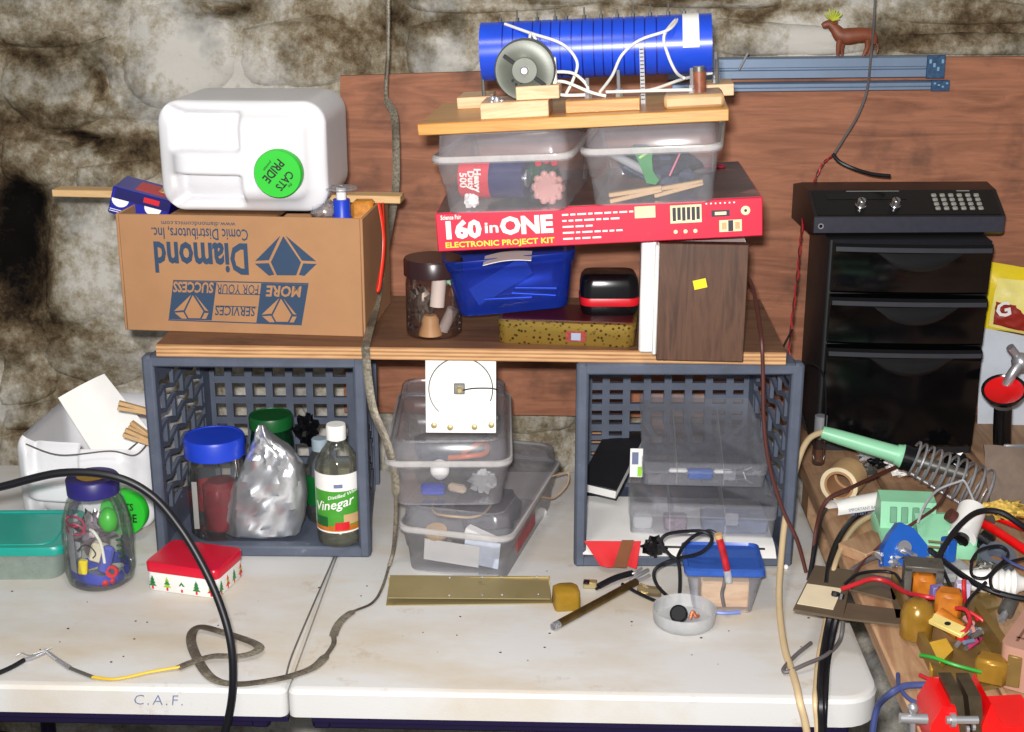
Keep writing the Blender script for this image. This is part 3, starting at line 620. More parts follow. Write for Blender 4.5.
for i in range(5):
    x1 = .62 - .05 * (i % 3) - .02 * i
    x = .39
    while x < x1:
        wl = random.uniform(.012, .035); M().box((-RW / 2 + RW * (x + wl / 2), -.0003, RH * (.80 - .155 * i)), (RW * wl, .0005, .0024)).build('print', KW, kit); x += wl + .006
def kb(x0, x1, z0, z1, mat, off=.0004): M().box((-RW / 2 + RW * (x0 + x1) / 2, -off, RH * (z0 + z1) / 2), (RW * (x1 - x0), .0005, RH * (z1 - z0))).build('print', mat, kit)
kb(.612, .675, .62, .92, KPALE); kb(.72, .815, .44, .90, KPALE)
for i in range(6): kb(.727 + .0145 * i, .737 + .0145 * i, .5 + .02 * (i % 2), .84, KDARK, .0008)
kb(.845, .90, .56, .72, KDARK); kb(.855, .89, .60, .68, KPALE, .0008); kb(.868, .936, .16, .46, KPALE); kb(.895, .91, .17, .45, KDARK, .0008); kb(.875, .89, .22, .40, TAN, .0008); kb(.916, .93, .22, .40, TAN, .0008)
M().at((-RW / 2 + RW * .948, -.0003, RH * .68), rx=PI / 2).lathe([(.0062, -.0003), (.0062, .0003)], 18).build('print', KPALE, kit); M().at((-RW / 2 + RW * .948, -.0008, RH * .68), rx=PI / 2).lathe([(.002, -.0003), (.002, .0003)], 12).build('print', KDARK, kit)
for i in range(7): M().at((-RW / 2 + RW * (.83 + .014 * i), -.0003, RH * .90), rx=PI / 2).lathe([(.0012, -.0003), (.0012, .0003)], 8).build('print', KW, kit)
for i in range(3): M().at((-RW / 2 + RW * (.735 + .03 * i), -.0003, RH * .22), rx=PI / 2).lathe([(.0028, -.0003), (.0028, .0003)], 10).build('print', KPALE, kit)
KT = kit.matrix_basis
# two small bins on the kit box
def onkit(x, y):            # local point on the top of the kit box seen at a pixel
    d = ray(x, y); n = KT.to_3x3() @ Vector((0, 0, 1)); o = KT @ Vector((0, 0, RH + .0012)); return Vector((0, 0, H)) + d * ((o - Vector((0, 0, H))).dot(n) / d.dot(n))
def smallbin(label, a, b, rzd, w, d, h, lh):
    p = (onkit(*a) + onkit(*b)) / 2; yaw = math.radians(rzd); n = Vector((-math.sin(yaw), math.cos(yaw), 0))
    r = bin_('storage_bin', label, p + n * (d * .93 / 2), yaw, w, d, h, lh, 'clear bins on the kit box'); r.rotation_euler = (KT.to_3x3() @ Matrix.Rotation(yaw - kit.rotation_euler.z, 3, 'Z')).to_euler()
    c = onkit(*[(i + j) / 2 for i, j in zip(a, b)]); q = r.rotation_euler.to_matrix() @ Vector((0, 1, 0)); r.location = c + q * (d * .5 - w * .07); return r
sb1 = smallbin('small clear bin holding a red and blue battery, left on the red kit box', (449, 213), (561, 211), -9, .184, .26, .074, .030)
sb2 = smallbin('small clear bin holding a green clip and clothespins, right on the red kit box', (599, 206), (706, 202), -7, .180, .26, .074, .030)
def inb(r, x, y, z): return r.matrix_basis @ Vector((x, y, z))
BR = pm('battery_red', (205, 48, 62), .4); BN = pm('battery_navy', (28, 32, 86), .35)
bt_ = thing('lantern_battery', 'red and navy cylindrical battery lying in the left small bin', 'battery', inb(sb1, -.062, -.082, .042), -.22, ry=-.03)
M().cyl((0, 0, 0), (.042, 0, 0), .0275, n=30).build('label_band', BR, bt_); M().cyl((.042, 0, 0), (.088, 0, 0), .0272, n=30).build('casing', BN, bt_); M().cyl((.088, 0, 0), (.091, 0, 0), .012, n=18).build('terminal', STEEL, bt_)
for s, x, sz, b in (('Heavy', .0275, .0125, .04), ('Duty', .0185, .0125, .04), ('500', .0075, .0135, .03)): text(s, sz, KW, bt_, (x, -.0278, .001), ry=PI / 2, align='CENTER', bold=b)
DKSTUFF = pm('dark_blue_fabric', (34, 38, 58), .7, var=.3); CREAMP = pm('pink_terminal_block', (196, 140, 132), .5, var=.15)
def clutter(name, label, cat, r, pos, rad, sq, seed, mat, amp=.4, f=3):
    o = crumple((0, 0, 0), rad, sq, seed, amp=amp, f=f).build(name, mat, None, inb(r, *pos), sharp=25); tag(o, label, cat); return o
clutter('cloth_bundle', 'dark blue cloth bundle at the bottom of the left small bin', 'cloth', sb1, (-.005, -.02, .022), .034, (1.4, 1.4, .5), 4.0, DKSTUFF)
tb = thing('terminal_wheel', 'round pink terminal wheel at the right end of the left small bin', 'component', inb(sb1, .055, -.088, .026), -.2); m = M()
for i in range(10): m.at((.018 * math.cos(i * .628), 0, .018 * math.sin(i * .628))).sphere((0, 0, 0), .006, 8)
M().at((0, 0, 0), rx=PI / 2).lathe([(.019, -.004), (.019, .004)], 20).build('disc', CREAMP, tb); m.at((0, -.003, 0)); m.build('lugs', CREAMP, tb)
clutter('green_wire_coil', 'dark green wire coil behind the pink wheel in the left small bin', 'wire', sb1, (.035, -.05, .04), .022, (1.2, 1, .9), 6.6, pm('dark_green', (30, 74, 52), .5))
clutter('paper_scrap', 'white crumpled scrap in the front left of the left small bin', 'paper', sb1, (-.048, -.1, .014), .011, (1, .8, 1), 1.2, WHITE)
m = M(); [m.at(inb(sb1, .04 + .011 * i, -.07, .058 + .003 * (i % 2))).sphere((0, 0, 0), .006, 8, (1, 1, 1.2)) for i in range(3)]; tag(m.build('red_component', REDPL), 'small red bead component near the top of the left small bin', 'component')
gc = thing('green_clip', 'bright green plastic clip standing in the right small bin', 'clip', inb(sb2, -.012, -.10, .03), -.05)
GR = pm('clip_green', (10, 130, 50), .35); m = M(); m.at((0, 0, 0)); m.prism([(-.018, .044), (.012, .044), (.010, .028), (.012, .012), (.021, .0), (.016, -.006), (.004, -.004), (-.002, .012), (-.010, .030)], -.004, .004); m.build('jaw', GR, gc); M().at((.0, -.0045, .034), ry=-.6).box((0, 0, 0), (.016, .001, .003)).build('stripe', pm('lime', (170, 215, 110), .4), gc)
clothespin('clothespin', 'long wooden clothespin at the front bottom of the right small bin', inb(sb2, -.058, -.108, .008), inb(sb2, .012, -.104, .018), open_=.08)
clothespin('clothespin', 'wooden clothespin behind at the right end of the right small bin', inb(sb2, -.0, -.09, .010), inb(sb2, .066, -.088, .022), open_=.1)
clutter('grey_parts', 'dark grey heap of parts at the back of the right small bin', 'parts', sb2, (0, .03, .03), .045, (1.4, 1.6, .55), 9.4, pm('slate_parts', (70, 78, 98), .6, var=.4, scale=60))
o = M().cyl(inb(sb2, -.06, -.06, .062), inb(sb2, -.005, -.05, .028), .006, n=10).build('grey_tube', FROST); tag(o, 'pale tube slanting at the left inside the right small bin', 'tube')
o = M().cyl(inb(sb2, .022, -.09, .032), inb(sb2, .036, -.08, .06), .0014, n=8).build('pink_lead', pm('pink', (215, 120, 140), .5)); tag(o, 'thin pink lead beside the green clip in the right small bin', 'wire')
o = M().at((kit.matrix_basis @ Vector((RW / 2 - .06, RD - .05, RH + .005))), rz=-.3).box((0, 0, 0), (.07, .012, .007), .003).build('red_pencil_case', pm('crimson', (130, 25, 45), .4)); tag(o, 'small crimson strip lying on the back right of the red kit box', 'strip')
# ------------------------------------------------------------ crystal radio on its board
KR = KT.to_3x3(); KN = KR @ Vector((0, 0, 1))
def onplane(x, y, hgt):
    d = ray(x, y); o = KT @ Vector((0, 0, hgt)); e = Vector((0, 0, H)); return e + d * ((o - e).dot(KN) / d.dot(KN))
h0 = RH + .0012 + .074 + .030 + .0042; BT = .0155
a, b = onplane(418, 136, h0), onplane(729, 121, h0)
fx = (b - a).normalized(); fy = KN.cross(fx); radio = thing('crystal_radio', 'homemade radio with a blue wound coil on a honey coloured wooden board', 'radio', (a + b) / 2)
radio.rotation_euler = Matrix((fx, fy, KN)).transposed().to_euler(); BWD = (b - a).length; BDP = .225
RB = radio.matrix_basis
def rp(x, y, yy):            # local point on the plane local-y = yy seen at a pixel
    d = RB.to_3x3().inverted() @ ray(x, y); e = RB.inverted() @ Vector((0, 0, H)); return e + d * ((yy - e.y) / d.y)
M().box((0, BDP / 2, BT / 2), (BWD, BDP, BT), .0012).build('base_board', HONEY, radio)
def block(x0, x1, y0, y1, z0, z1, mat, bev=.001): return M().box(((x0 + x1) / 2, (y0 + y1) / 2, (z0 + z1) / 2), (x1 - x0, y1 - y0, z1 - z0), bev).build('wood_block', mat, radio)
yb = .165                                    # coil axis
cl, cr = rp(483, 52, yb), rp(711, 43, yb); ctop = rp(600, 20, yb).z; r_ = .0385; cz = rp(600, 48, yb - .0).z
COILB = pm('coil_blue', (30, 72, 200), .3, var=.1); COILD = pm('coil_gap', (16, 32, 135), .35)
xs = [cl.x, cr.x]; dz = (cr.z - cl.z)
coil_rz = Matrix.Rotation(-math.atan2(dz, xs[1] - xs[0]), 4, 'Y')
LC = xs[1] - xs[0]; cc = Vector(((xs[0] + xs[1]) / 2, yb, (cl.z + cr.z) / 2))
def ct(m): m.T = Matrix.Translation(cc) @ coil_rz; return m
m = ct(M()); m.cyl((-LC / 2, 0, 0), (LC / 2, 0, 0), r_, n=40); co = m.build('coil_former', COILD, radio)
edges = [-.5, -.40, -.355, -.27, -.235, -.19, -.15, -.10, -.055, -.005, .035, .075, .125, .17, .215, .265, .5]
for i in range(len(edges) - 1):
    x0, x1 = edges[i] * LC + .0009, edges[i + 1] * LC - .0009
    if i in (0, len(edges) - 2): x0, x1 = edges[i] * LC - (.0006 if i == 0 else -.001), edges[i + 1] * LC + (.0006 if i else -.001)
    ct(M()).cyl((x0, 0, 0), (x1, 0, 0), r_ + .0016, n=40).build('winding', COILB, co)
tp = []
for px in (500, 517, 537, 555, 566, 584, 601, 617, 633, 650, 668, 684):
    x = rp(px, 20, yb).x - cc.x; tall = .0165 if px in (517, 555, 584, 601, 633, 650, 668) else .012
    m = ct(M()); m.cyl((x, 0, r_), (x, 0, r_ + tall), .0011, n=8); m.cyl((x, 0, r_), (x, 0, r_ + .006), .0028, n=6); m.build('terminal_screw', DULL, co); tp.append((x, r_ + .008))
m = ct(M()); t0 = rp(691, 45, yb - .03).x - cc.x
lab = []
for i in range(9):
    t = math.radians(-40 - 12 * i + 22); lab.append([(t0 - .011, -math.cos(t + .35) * (r_ + .0024), -math.sin(t + .35) * (r_ + .0024) * 1), (t0 + .011, -math.cos(t + .35) * (r_ + .0024), -math.sin(t + .35) * (r_ + .0024))])
m.loft(lab, False, False, False); m.build('paper_label', WHITE, co)
# blocks and posts under the coil
q0, q1 = rp(464, 92, .19), rp(492, 92, .19); block(q0.x - .004, q1.x + .004, .14, .21, BT, BT + .016, BLOCKW)
q0, q1 = rp(700, 82, .19), rp(735, 82, .19); block(q0.x - .004, q1.x - .004, .14, .21, BT, BT + .016, BLOCKW)
for px in (484, 717): x = rp(px, 85, .16).x; M().cyl((x, .15, BT + .016), (x, .15, cc.z - r_ * .6), .0025, n=8).build('support_screw', DULL, radio)
# tuning capacitor on two stacked blocks
q0, q1 = rp(481, 112, .02), rp(549, 108, .02); b1 = block(q0.x, q1.x, .012, .085, BT, BT + .021, BLOCKW)
q0, q1 = rp(517, 100, .03), rp(560, 96, .03); block(q0.x, q1.x, .02, .08, BT + .0215, BT + .039, BLOCKW)
tc = rp(525, 70, .03); TUNE = pm('grey_dial', (96, 99, 90), .4, .25, var=.15, scale=40)
tcap = M().at((tc.x, .034, tc.z), rx=PI / 2).lathe([(.0385, -.012), (.040, -.010), (.040, .006), (.038, .009), (.036, .009), (.018, .010), (.016, .012), (.001, .012)], 40).build('tuning_capacitor', TUNE, radio)
m = M(); 
for s in (-1, 1): m.at((tc.x, .0235, tc.z), ry=math.radians(38)).box((s * .024, 0, 0), (.018, .0025, .005), .0005)
m.build('slot', BLACKPL, tcap); M().at((tc.x, .022, tc.z), rx=PI / 2).lathe([(.0055, -.002), (.0055, .003), (.004, .0045)], 14).build('shaft', STEEL, tcap)
m = M(); [m.at((tc.x + dx, .0242, tc.z + dzz), rx=PI / 2).lathe([(.002, 0), (.002, .002)], 8) for dx, dzz in ((-.016, -.012), (-.012, -.017), (-.005, -.015))]; m.build('rivet', BLACKPL, tcap)
M().box((tc.x + .037, .046, tc.z - .004), (.006, .014, .034), .001).build('bracket', WHITE, tcap)
m = M(); bx_ = rp(497, 98, .03)
for i in range(5): m.at((bx_.x - .006 + .006 * (i % 3), .022 + .004 * i, BT + .019 + .004 * (i % 2))).sphere((0, 0, 0), .0055, 8)
m.build('solder_lugs', STEEL, radio)
q0, q1 = rp(566, 108, .04), rp(640, 102, .04); block(q0.x, q1.x, .03, .10, BT, BT + .016, HONEY)
q0, q1 = rp(664, 100, .03), rp(724, 94, .03); bz_ = block(q0.x, q1.x, .022, .10, BT, BT + .017, TAN, .004)
def bolt(px, py0, py1, yy, zb):
    q = rp(px, py0, yy); zt_ = rp(px, py1, yy).z; m = M(); m.cyl((q.x, yy, zb), (q.x, yy, zt_), .0024, n=8); m.cyl((q.x, yy, zb), (q.x, yy, zb + .005), .0058, n=6); m.cyl((q.x, yy, zb + .006), (q.x, yy, zb + .010), .005, n=6); m.build('bolt', STEEL, radio); return Vector((q.x, yy, zb + .012))
b1_ = bolt(588, 98, 78, .06, BT + .016); b2_ = bolt(619, 95, 70, .06, BT + .016); b3_ = bolt(692, 92, 68, .05, BT + .017); b4_ = bolt(716, 76, 52, .165, BT + .016)
COPC = pm('brown_coil', (128, 74, 52), .4, var=.3, scale=120); q = rp(697, 85, .05)
M().cyl((q.x + .003, .052, BT + .017), (q.x + .003, .052, BT + .044), .009, n=18).build('choke', COPC, radio); M().cyl((q.x + .003, .052, BT + .044), (q.x + .003, .052, BT + .050), .0075, n=18).build('choke_cap', DULL, radio)
q = rp(643, 95, .10); zt_ = rp(643, 46, .10).z
M().box((q.x, .10, (BT + zt_) / 2), (.006, .0016, zt_ - BT)).build('clear_rod', FROST, radio); m = M()
for i in range(14): m.box((q.x, .0988, BT + .006 + i * (zt_ - BT - .01) / 13), (.005, .0006, .0013))
m.build('rod_marks', BLACKINK, radio)
def wire(pxs, mat, r=.0021, name='wire', parent=radio): return M().tube([rp(*p) for p in pxs], r, 8, 6).build(name, mat, parent)
wire([(505, 24, .15), (530, 33, .12), (562, 44, .105), (577, 62, .10), (573, 80, .08), (566, 94, .07)], WHITEWIRE)
wire([(536, 40, .118), (531, 33, .118), (529, 44, .10), (527, 58, .06)], WHITEWIRE)
wire([(549, 72, .05), (572, 73, .06), (586, 84, .06), (588, 92, .058)], WHITEWIRE)
wire([(549, 82, .05), (565, 82, .055), (590, 92, .05), (606, 96, .05)], WHITEWIRE)
wire([(549, 90, .045), (562, 95, .045), (585, 95, .05)], WHITEWIRE)
wire([(678, 19, .15), (668, 30, .115), (640, 40, .11), (622, 55, .11), (612, 76, .09), (600, 92, .06)], WHITEWIRE)
wire([(676, 19, .15), (664, 36, .11), (668, 55, .108), (676, 72, .09), (684, 78, .06)], WHITEWIRE)
wire([(606, 92, .055), (640, 91, .05), (680, 90, .045), (692, 90, .045)], WHITEWIRE)
wire([(619, 92, .055), (650, 90, .06), (680, 80, .10), (700, 75, .15), (712, 73, .16)], WHITEWIRE)
# ------------------------------------------------------------ rails on the plywood, toy animal
RAILC = pm('rail_blue_grey', (118, 136, 160), .4, .25, var=.05); RAILD = pm('rail_print', (34, 72, 108), .5, var=.5, scale=140)
def rail(label, a, b, y0, y1, steps):
    p, q = Y(a[0], a[1], YP - .008), Y(b[0], b[1], YP - .008); s = (q - p); L = math.hypot(s.x, s.z); hh = (y1 - y0) / 665
    r = thing('metal_rail', label, 'rail', p, 0, 'rails along the plywood', ry=-math.atan2(s.z, s.x))
    m = M(); pr = [(0, 0), (-.016, 0)]; 
    prof = [(0.0075, -hh), (-.006, -hh), (-.011, -hh + .002), (-.011, -hh * .62), (-.006, -hh * .58), (-.006, -hh * .5), (-.012, -hh * .46), (-.012, -.003), (-.006, 0), (.0075, 0)]
    m.loft([[(x, y, z) for y, z in prof] for x in (0, L)]); m.build('channel', RAILC, r)
    M().box((L - .016, -.0132, -hh / 2), (.032, .003, hh + .002), .0008).build('end_label', RAILD, r)
    m = M()
    for i in range(4): m.box((L - .026 + .007 * i, -.0148, -hh * (.25 + .17 * (i % 3))), (.004, .0004, hh * .18))
    m.build('print', pm('rail_pale_print', (120, 160, 190), .5), r)
    return r
rail('upper blue grey metal rail with a printed end along the top of the plywood', (668, 58), (944, 55), 56, 81, 1)
rail('lower blue grey metal rail below the other along the plywood', (672, 83), (948, 80), 80, 91, 1)
o = M().cyl(Y(739, 70, YP - .035), Y(748, 53, YP - .035), .0022, n=8).build('loose_screw', STEEL); tag(o, 'thin bright screw leaning against the blue grey rails beside the coil', 'screw')
TOY = pm('toy_brown', (126, 66, 40), .5, var=.2, scale=60, dirt=(62, 42, 32), dscale=40); LEAF = pm('toy_leaf', (190, 200, 70), .5)
yt = YP - .003; p = Y(852, 57, yt)
toy = thing('toy_animal', 'small brown toy moose with yellow green antlers standing on the rail top', 'toy', Vector((p.x, yt, Y(852, 55.5, yt).z)))
def tq(x, y): return (p.x * 0 + (x - 852) / 545.0, 0, (55 - y) / 545.0)
m = M()
body = [((872, 44), (.005, .006)), ((868, 37), (.012, .008)), ((858, 36), (.013, .009)), ((848, 37), (.014, .009)), ((840, 36), (.013, .008)), ((834, 30), (.009, .006)), ((829, 26), (.0075, .005)), ((824, 27), (.006, .0045)), ((822, 28), (.004, .003))]
pts = [Vector(tq(*a)) for a, _ in body]; rad = [b for _, b in body]
def rfun(t): i = min(len(rad) - 2, int(t * (len(rad) - 1))); f = t * (len(rad) - 1) - i; return tuple(rad[i][k] * (1 - f) + rad[i + 1][k] * f for k in (0, 1))
m.tube(pts, rfun, 12, 5, flat=(0, 0, 1))
for x0, x1, yy, k in ((839, 838, -.005, 0), (843, 843, .005, 0), (865, 862, -.005, 1), (869, 868, .005, 1)):
    t0, t1 = Vector(tq(x0, 40)), Vector(tq(x1, 55.2)); t0.y = t1.y = yy; mid = (t0 + t1) / 2 + Vector((.003 if k else -.001, 0, 0)); m.tube([t0, mid, t1 + Vector((0, 0, .001)), t1], lambda t: .0062 - .0035 * min(1, t * 1.6), 8, 4)
for yy in (-.004, .004): a_ = Vector(tq(832, 26)); a_.y = yy; m.tube([a_, a_ + Vector((.006, yy, .005))], .002, 6, 1)
m.tube([Vector(tq(873, 42)), Vector(tq(876, 48)), Vector(tq(875, 53))], .0016, 6, 3)
m.build('body', TOY, toy)
m = M()
for s in (-1, 1):
    for k, (dx, dz) in enumerate(((-.012, .010), (-.004, .018), (.006, .017), (.014, .011), (.010, .003))):
        a_ = Vector(tq(831, 22)); a_.y = s * .004; m.tube([a_, a_ + Vector((dx * .6, s * .006, dz * .5)), a_ + Vector((dx, s * .010, dz))], lambda t: .0026 - .0016 * t, 6, 3)
m.build('antlers', LEAF, toy)
# ------------------------------------------------------------ hanging cords
strap = thing('braided_strap', 'long braided grey strap hanging from above, over the shelf and curling across the table', 'strap', Y(388, 60, 2.40)); f = lambda p: p - strap.location
zt = lambda x, y, h=.003: f(Z(x, y, T0 + h))
M().tube([f(Y(*q)) for q in ((388, -30, 2.42), (388, 50, 2.40), (386, 95, 2.38), (394, 115, 2.35), (396, 150, 2.31), (395, 195, 2.26), (384, 255, 2.19), (377, 300, 2.09), (371, 325, 2.0), (366, 344, 1.934), (366, 356, 1.930), (369, 385, 1.93), (374, 412, 1.925), (386, 440, 1.912), (394, 470, 1.902), (396, 500, 1.900), (395, 530, 1.905), (393, 552, 1.93))] + [zt(389, 566)], lambda t: (.0035, .0014) if t < .12 else ((.0062, .0016) if t < .82 else (.003, .0016)), 8, 8, flat=(1, 0, .3)).build('hanging_length', BRAID, strap)
M().tube([zt(*q) for q in ((389, 566), (382, 588), (372, 603), (352, 612), (340, 622), (334, 634), (333, 645), (318, 664), (300, 673), (272, 680), (236, 684), (212, 678), (197, 658), (191, 638), (199, 627, .008), (222, 632, .006), (254, 643, .007), (258, 650, .009), (240, 656, .007), (214, 656, .008), (192, 662, .004), (178, 668, .004))], lambda t: (.0022, .0014) if t < .14 else ((.0062, .0016) if t < .25 else ((.0035, .0015) if t < .31 else (.0068, .0016))), 8, 8, flat='h').build('table_length', BRAID, strap)
tag(M().tube([Z(180, 667, T0 + .005), Z(150, 672, T0 + .004), Z(116, 679, T0 + .003), Z(92, 677, T0 + .004)], .0021, 8, 8).build('yellow_lead', YELLOWWIRE), 'short yellow wire joining the braided strap to a clip on the table', 'wire')
ac = thing('alligator_clip', 'thin alligator clip lead lying at the left edge of the table', 'clip', Z(60, 662, T0 + .004)); l_ = lambda x, y, z=.004: Z(x, y, T0 + z) - ac.location
M().tube([l_(93, 677), l_(80, 672), l_(70, 668)], .0024, 8, 4).build('sleeve', DULL, ac); M().tube([l_(70, 668), l_(58, 660), l_(45, 650)], lambda t: .0035 - .0015 * t, 8, 4).build('jaw', STEEL, ac)
m = M().tube([l_(46, 651), l_(36, 656), l_(24, 660)], .0028, 8, 4); m.tube([l_(52, 648, .008), l_(30, 655, .006), l_(22, 653, .006), l_(16, 656, .004)], .0008, 6, 4); m.build('jaw', STEEL, ac); M().tube([l_(24, 660), l_(10, 668), l_(-14, 678)], .0032, 8, 4).build('lead', BLACKCORD, ac)
hang = thing('speaker_wire', 'thin grey wire hanging from above, splitting into black and twisted red leads', 'wire', Y(833, 156, 2.44)); f = lambda x, y, yy: Y(x, y, yy) - hang.location
M().tube([f(876, -20, 2.460), f(874, 20, 2.462), f(871, 56, YP - .035), f(867, 90, 2.450), f(858, 115, 2.440), f(846, 135, 2.430), f(834, 154, 2.430)], .0022, 8, 6).build('cord', GREYWIRE, hang)
M().tube([f(833, 154, 2.430), f(840, 162, 2.420), f(855, 169, 2.410), f(872, 174, 2.390), f(890, 176, 2.370)], .0034, 8, 6).build('black_lead', BLACKCORD, hang)
for k, mt in enumerate((REDWIRE, REDBROWN)):
    base = [(833, 155, 2.430), (822, 165, 2.430), (812, 188, 2.420), (804, 215, 2.400), (800, 245, 2.350), (797, 280, 2.290), (792, 320, 2.230), (789, 356, 2.190)]; sp = spline([f(*b_) for b_ in base], 10)
    M().tube([v + Vector((.0016 * math.cos(i * .9 + PI * k), .0016 * math.sin(i * .9 + PI * k), 0)) for i, v in enumerate(sp)], .0012, 6, 1).build('red_lead', mt, hang)
# ------------------------------------------------------------ black cabinet with the keypad device on top
TBN = TB
cab_d = .21; c, yw, cw = front((818, 450), (968, 453), TB, cab_d)
chh = Y(905, 241, c.y - cab_d / 2).z - TB
cab = thing('drawer_cabinet', 'small glossy black three drawer cabinet standing on the workbench', 'cabinet', c, yw)
fy_ = -cab_d / 2
M().loft([rr(cw + .012, cab_d, .006, 0), rr(cw + .012, cab_d, .006, chh)]).build('carcass', BLACKMATT, cab)
GLOSS = pm('gloss_black', (9, 9, 11), .12, var=.1); GRIP = pm('grip_black', (20, 19, 20), .2, var=.1); TOPGLINT = pm('drawer_top_highlight', (52, 54, 60), .35, var=.1)
zs = [Y(905, y, c.y + fy_ - .02).z - TB for y in (243, 294, 297, 345, 348, 446)]
for i in range(3):
    z1, z0 = zs[2 * i], max(.004, zs[2 * i + 1]); hh = z1 - z0; zc = (z0 + z1) / 2
    prof = [(0, z0), (-.014, z0), (-.018, z0 + .004), (-.022, z1 - .020), (-.026, z1 - .015), (-.027, z1 - .006), (-.022, z1 - .001), (0, z1)]
    sec = []
    for t in [-1 + 2 * k / 12 for k in range(13)]:
        bw_ = -.006 * (1 - t * t); sec.append([(t * cw / 2, fy_ + y + (bw_ if y < -.01 else 0), z) for y, z in prof])
    dr = M().loft(sec).build('drawer', GLOSS, cab, sharp=35)
    M().loft([[(t * cw / 2 * .985, fy_ - .0275 - .006 * (1 - t * t) + dy, z) for dy, z in ((0, z1 - .0135), (0, z1 - .006), (.002, z1 - .0055), (.002, z1 - .0135))] for t in [-1 + 2 * k / 12 for k in range(13)]]).build('top_edge_glint', TOPGLINT, dr)  # grey strip paints the highlight along the bevelled drawer top
    # crescent grip, bulged outward to catch the highlight of a scoop
    hw = cw * .27; dep = min(.030, hh * .42); m = M(); rings = []
    for k in range(17):
        t = -1 + 2 * k / 16; lo = z1 - .016 - dep * (1 - abs(t) ** 2.2); hi = z1 - .014; rings.append([(cw * .04 + t * hw, fy_ - .0245 - .006 * (1 - t * t * .3) + yy, z) for yy, z in ((.002, hi), (-.001, hi), (-.0015, lo + (hi - lo) * .6), (-.005 * (1 - t * t) - .001, lo + (hi - lo) * .28), (-.004 * (1 - t * t) - .0005, lo + .001), (.002, lo))])
    m.loft(rings).build('handle', GRIP, dr, sharp=60)
# device
dz0 = TB + chh + .0008; dc, dyw, dw = front((813, 237), (1004, 236), dz0, .17)
dev = thing('keypad_device', 'black sloping desktop device with two knobs and a grey keypad, on the cabinet', 'device', dc + Vector((0, .004, 0)), dyw); dd = .17; yf2 = -.085
DEVC = pm('device_black', (30, 25, 25), .42, var=.15); DEVP = pm('device_panel', (16, 13, 14), .3)
prof = [(yf2 + .012, 0), (yf2, .006), (yf2 - .001, .034), (yf2 + .055, .068), (yf2 + .10, .074), (yf2 + .165, .060), (yf2 + .165, 0)]
M().loft([[(x, y, z) for y, z in prof] for x in (-dw / 2, dw / 2)]).build('case', DEVC, dev, sharp=20)
sl = math.atan2(.034, .056); nrm = Vector((0, -math.sin(sl), math.cos(sl)))
def sp_(u, v, off=0): return Vector((dw * (u - .5), yf2 - .001 + .056 * v, .034 + .034 * v)) + nrm * off
def on_slope(m, u, v, off): p_ = sp_(u, v, off); m.at(p_, rx=sl); return m
on_slope(M(), .5, .5, .0005).box((0, 0, 0), (dw * .96, .060, .001)).build('panel', DEVP, dev)
on_slope(M(), .30, .72, .0012).box((0, 0, 0), (dw * .42, .014, .001)).build('display', BLACKPL, dev)
KEY = pm('grey_keys', (150, 148, 140), .5, var=.06); KN_ = pm('silver_knob', (190, 190, 190), .25, 1)
key = None
for i in range(6):
    for j in range(4):
        u, v = .655 + .045 * i, .24 + .165 * j
        if key is None: key = M().box((0, 0, .002), (.0085, .0068, .004), .001).build('key', KEY, dev); key.matrix_local = Matrix.Translation(sp_(u, v, .0008)) @ Matrix.Rotation(sl, 4, 'X')
        else: dup(key, 'key', dev, Matrix.Translation(sp_(u, v, .0008)) @ Matrix.Rotation(sl, 4, 'X'))
for u, v in ((.255, .36), (.435, .36)):
    k_ = on_slope(M(), u, v, .001).lathe([(.0095, 0), (.0095, .004), (.0075, .006), (.007, .014), (.006, .015)], 20).build('knob', KN_, dev); p_ = sp_(u, v, .0164); M().at(p_, rx=sl, rz=.4).box((0, 0, 0), (.0012, .010, .0006)).build('pointer', BLACKPL, k_)
m = M(); m.at((-dw / 2 + .012, yf2 - .0020, .018), rx=PI / 2).lathe([(.0048, 0), (.0048, .0015), (.003, .0015), (.003, 0)], 18, False, False); m.build('jack', STEEL, dev)
m = M(); m.at((-dw / 2 + .012, yf2 - .0022, .018), rx=PI / 2).lathe([(.003, 0), (.003, .0004)], 14); m.build('jack_hole', BLACKPL, dev)
on_slope(M(), .82, .93, .0014).box((0, 0, 0), (.022, .0022, .0004)).build('print', KEY, dev); on_slope(M(), .34, .93, .0014).box((0, 0, 0), (.09, .0012, .0004)).build('print', KEY, dev)
M().box((0, yf2 - .0012, .0195), (dw - .002, .0012, .0265), .0003).build('front_strip', pm('device_front', (46, 46, 58), .5, var=.15, scale=80), dev)
# bag corner at the right edge
YB_ = pm('yellow_bag', (232, 205, 30), .35, var=.08); WB = pm('pale_film', (205, 212, 222), .35, var=.06)
by = c.y + .03
g = thing('crisp_packet', 'yellow and white snack packet with a red letter at the right edge', 'packet', Y(1008, 320, by))
f = lambda x, y, d=0: Y(x, y, by + d) - g.location
def pat(cs, bulge, mat, name, off=0):
    a_, b_, c_, d_ = [f(*q) for q in cs]
    return M().sheet(lambda u, v: (a_ * (1 - u) + b_ * u) * (1 - v) + (d_ * (1 - u) + c_ * u) * v + Vector((0, off - bulge * math.sin(PI * min(1, max(0, u))) * math.sin(PI * v) + .004 * noise.noise((u * 5, v * 5, 2)), 0)), 12, 10, .001).build(name, mat, g)
pat([(984, 262), (1060, 275), (1060, 340), (986, 330)], .02, YB_, 'back_face', .014); pat([(998, 278), (1064, 284), (1062, 342), (988, 326)], .015, pm('packet_pale', (240, 226, 130), .35), 'front_face')
pat([(994, 300), (1026, 306), (1024, 330), (991, 322)], .004, pm('packet_maroon', (150, 40, 30), .4), 'banner', -.012); text('G', .036, WHITE, g, f(996, 312, -.024), bold=.03, ry=-.25)
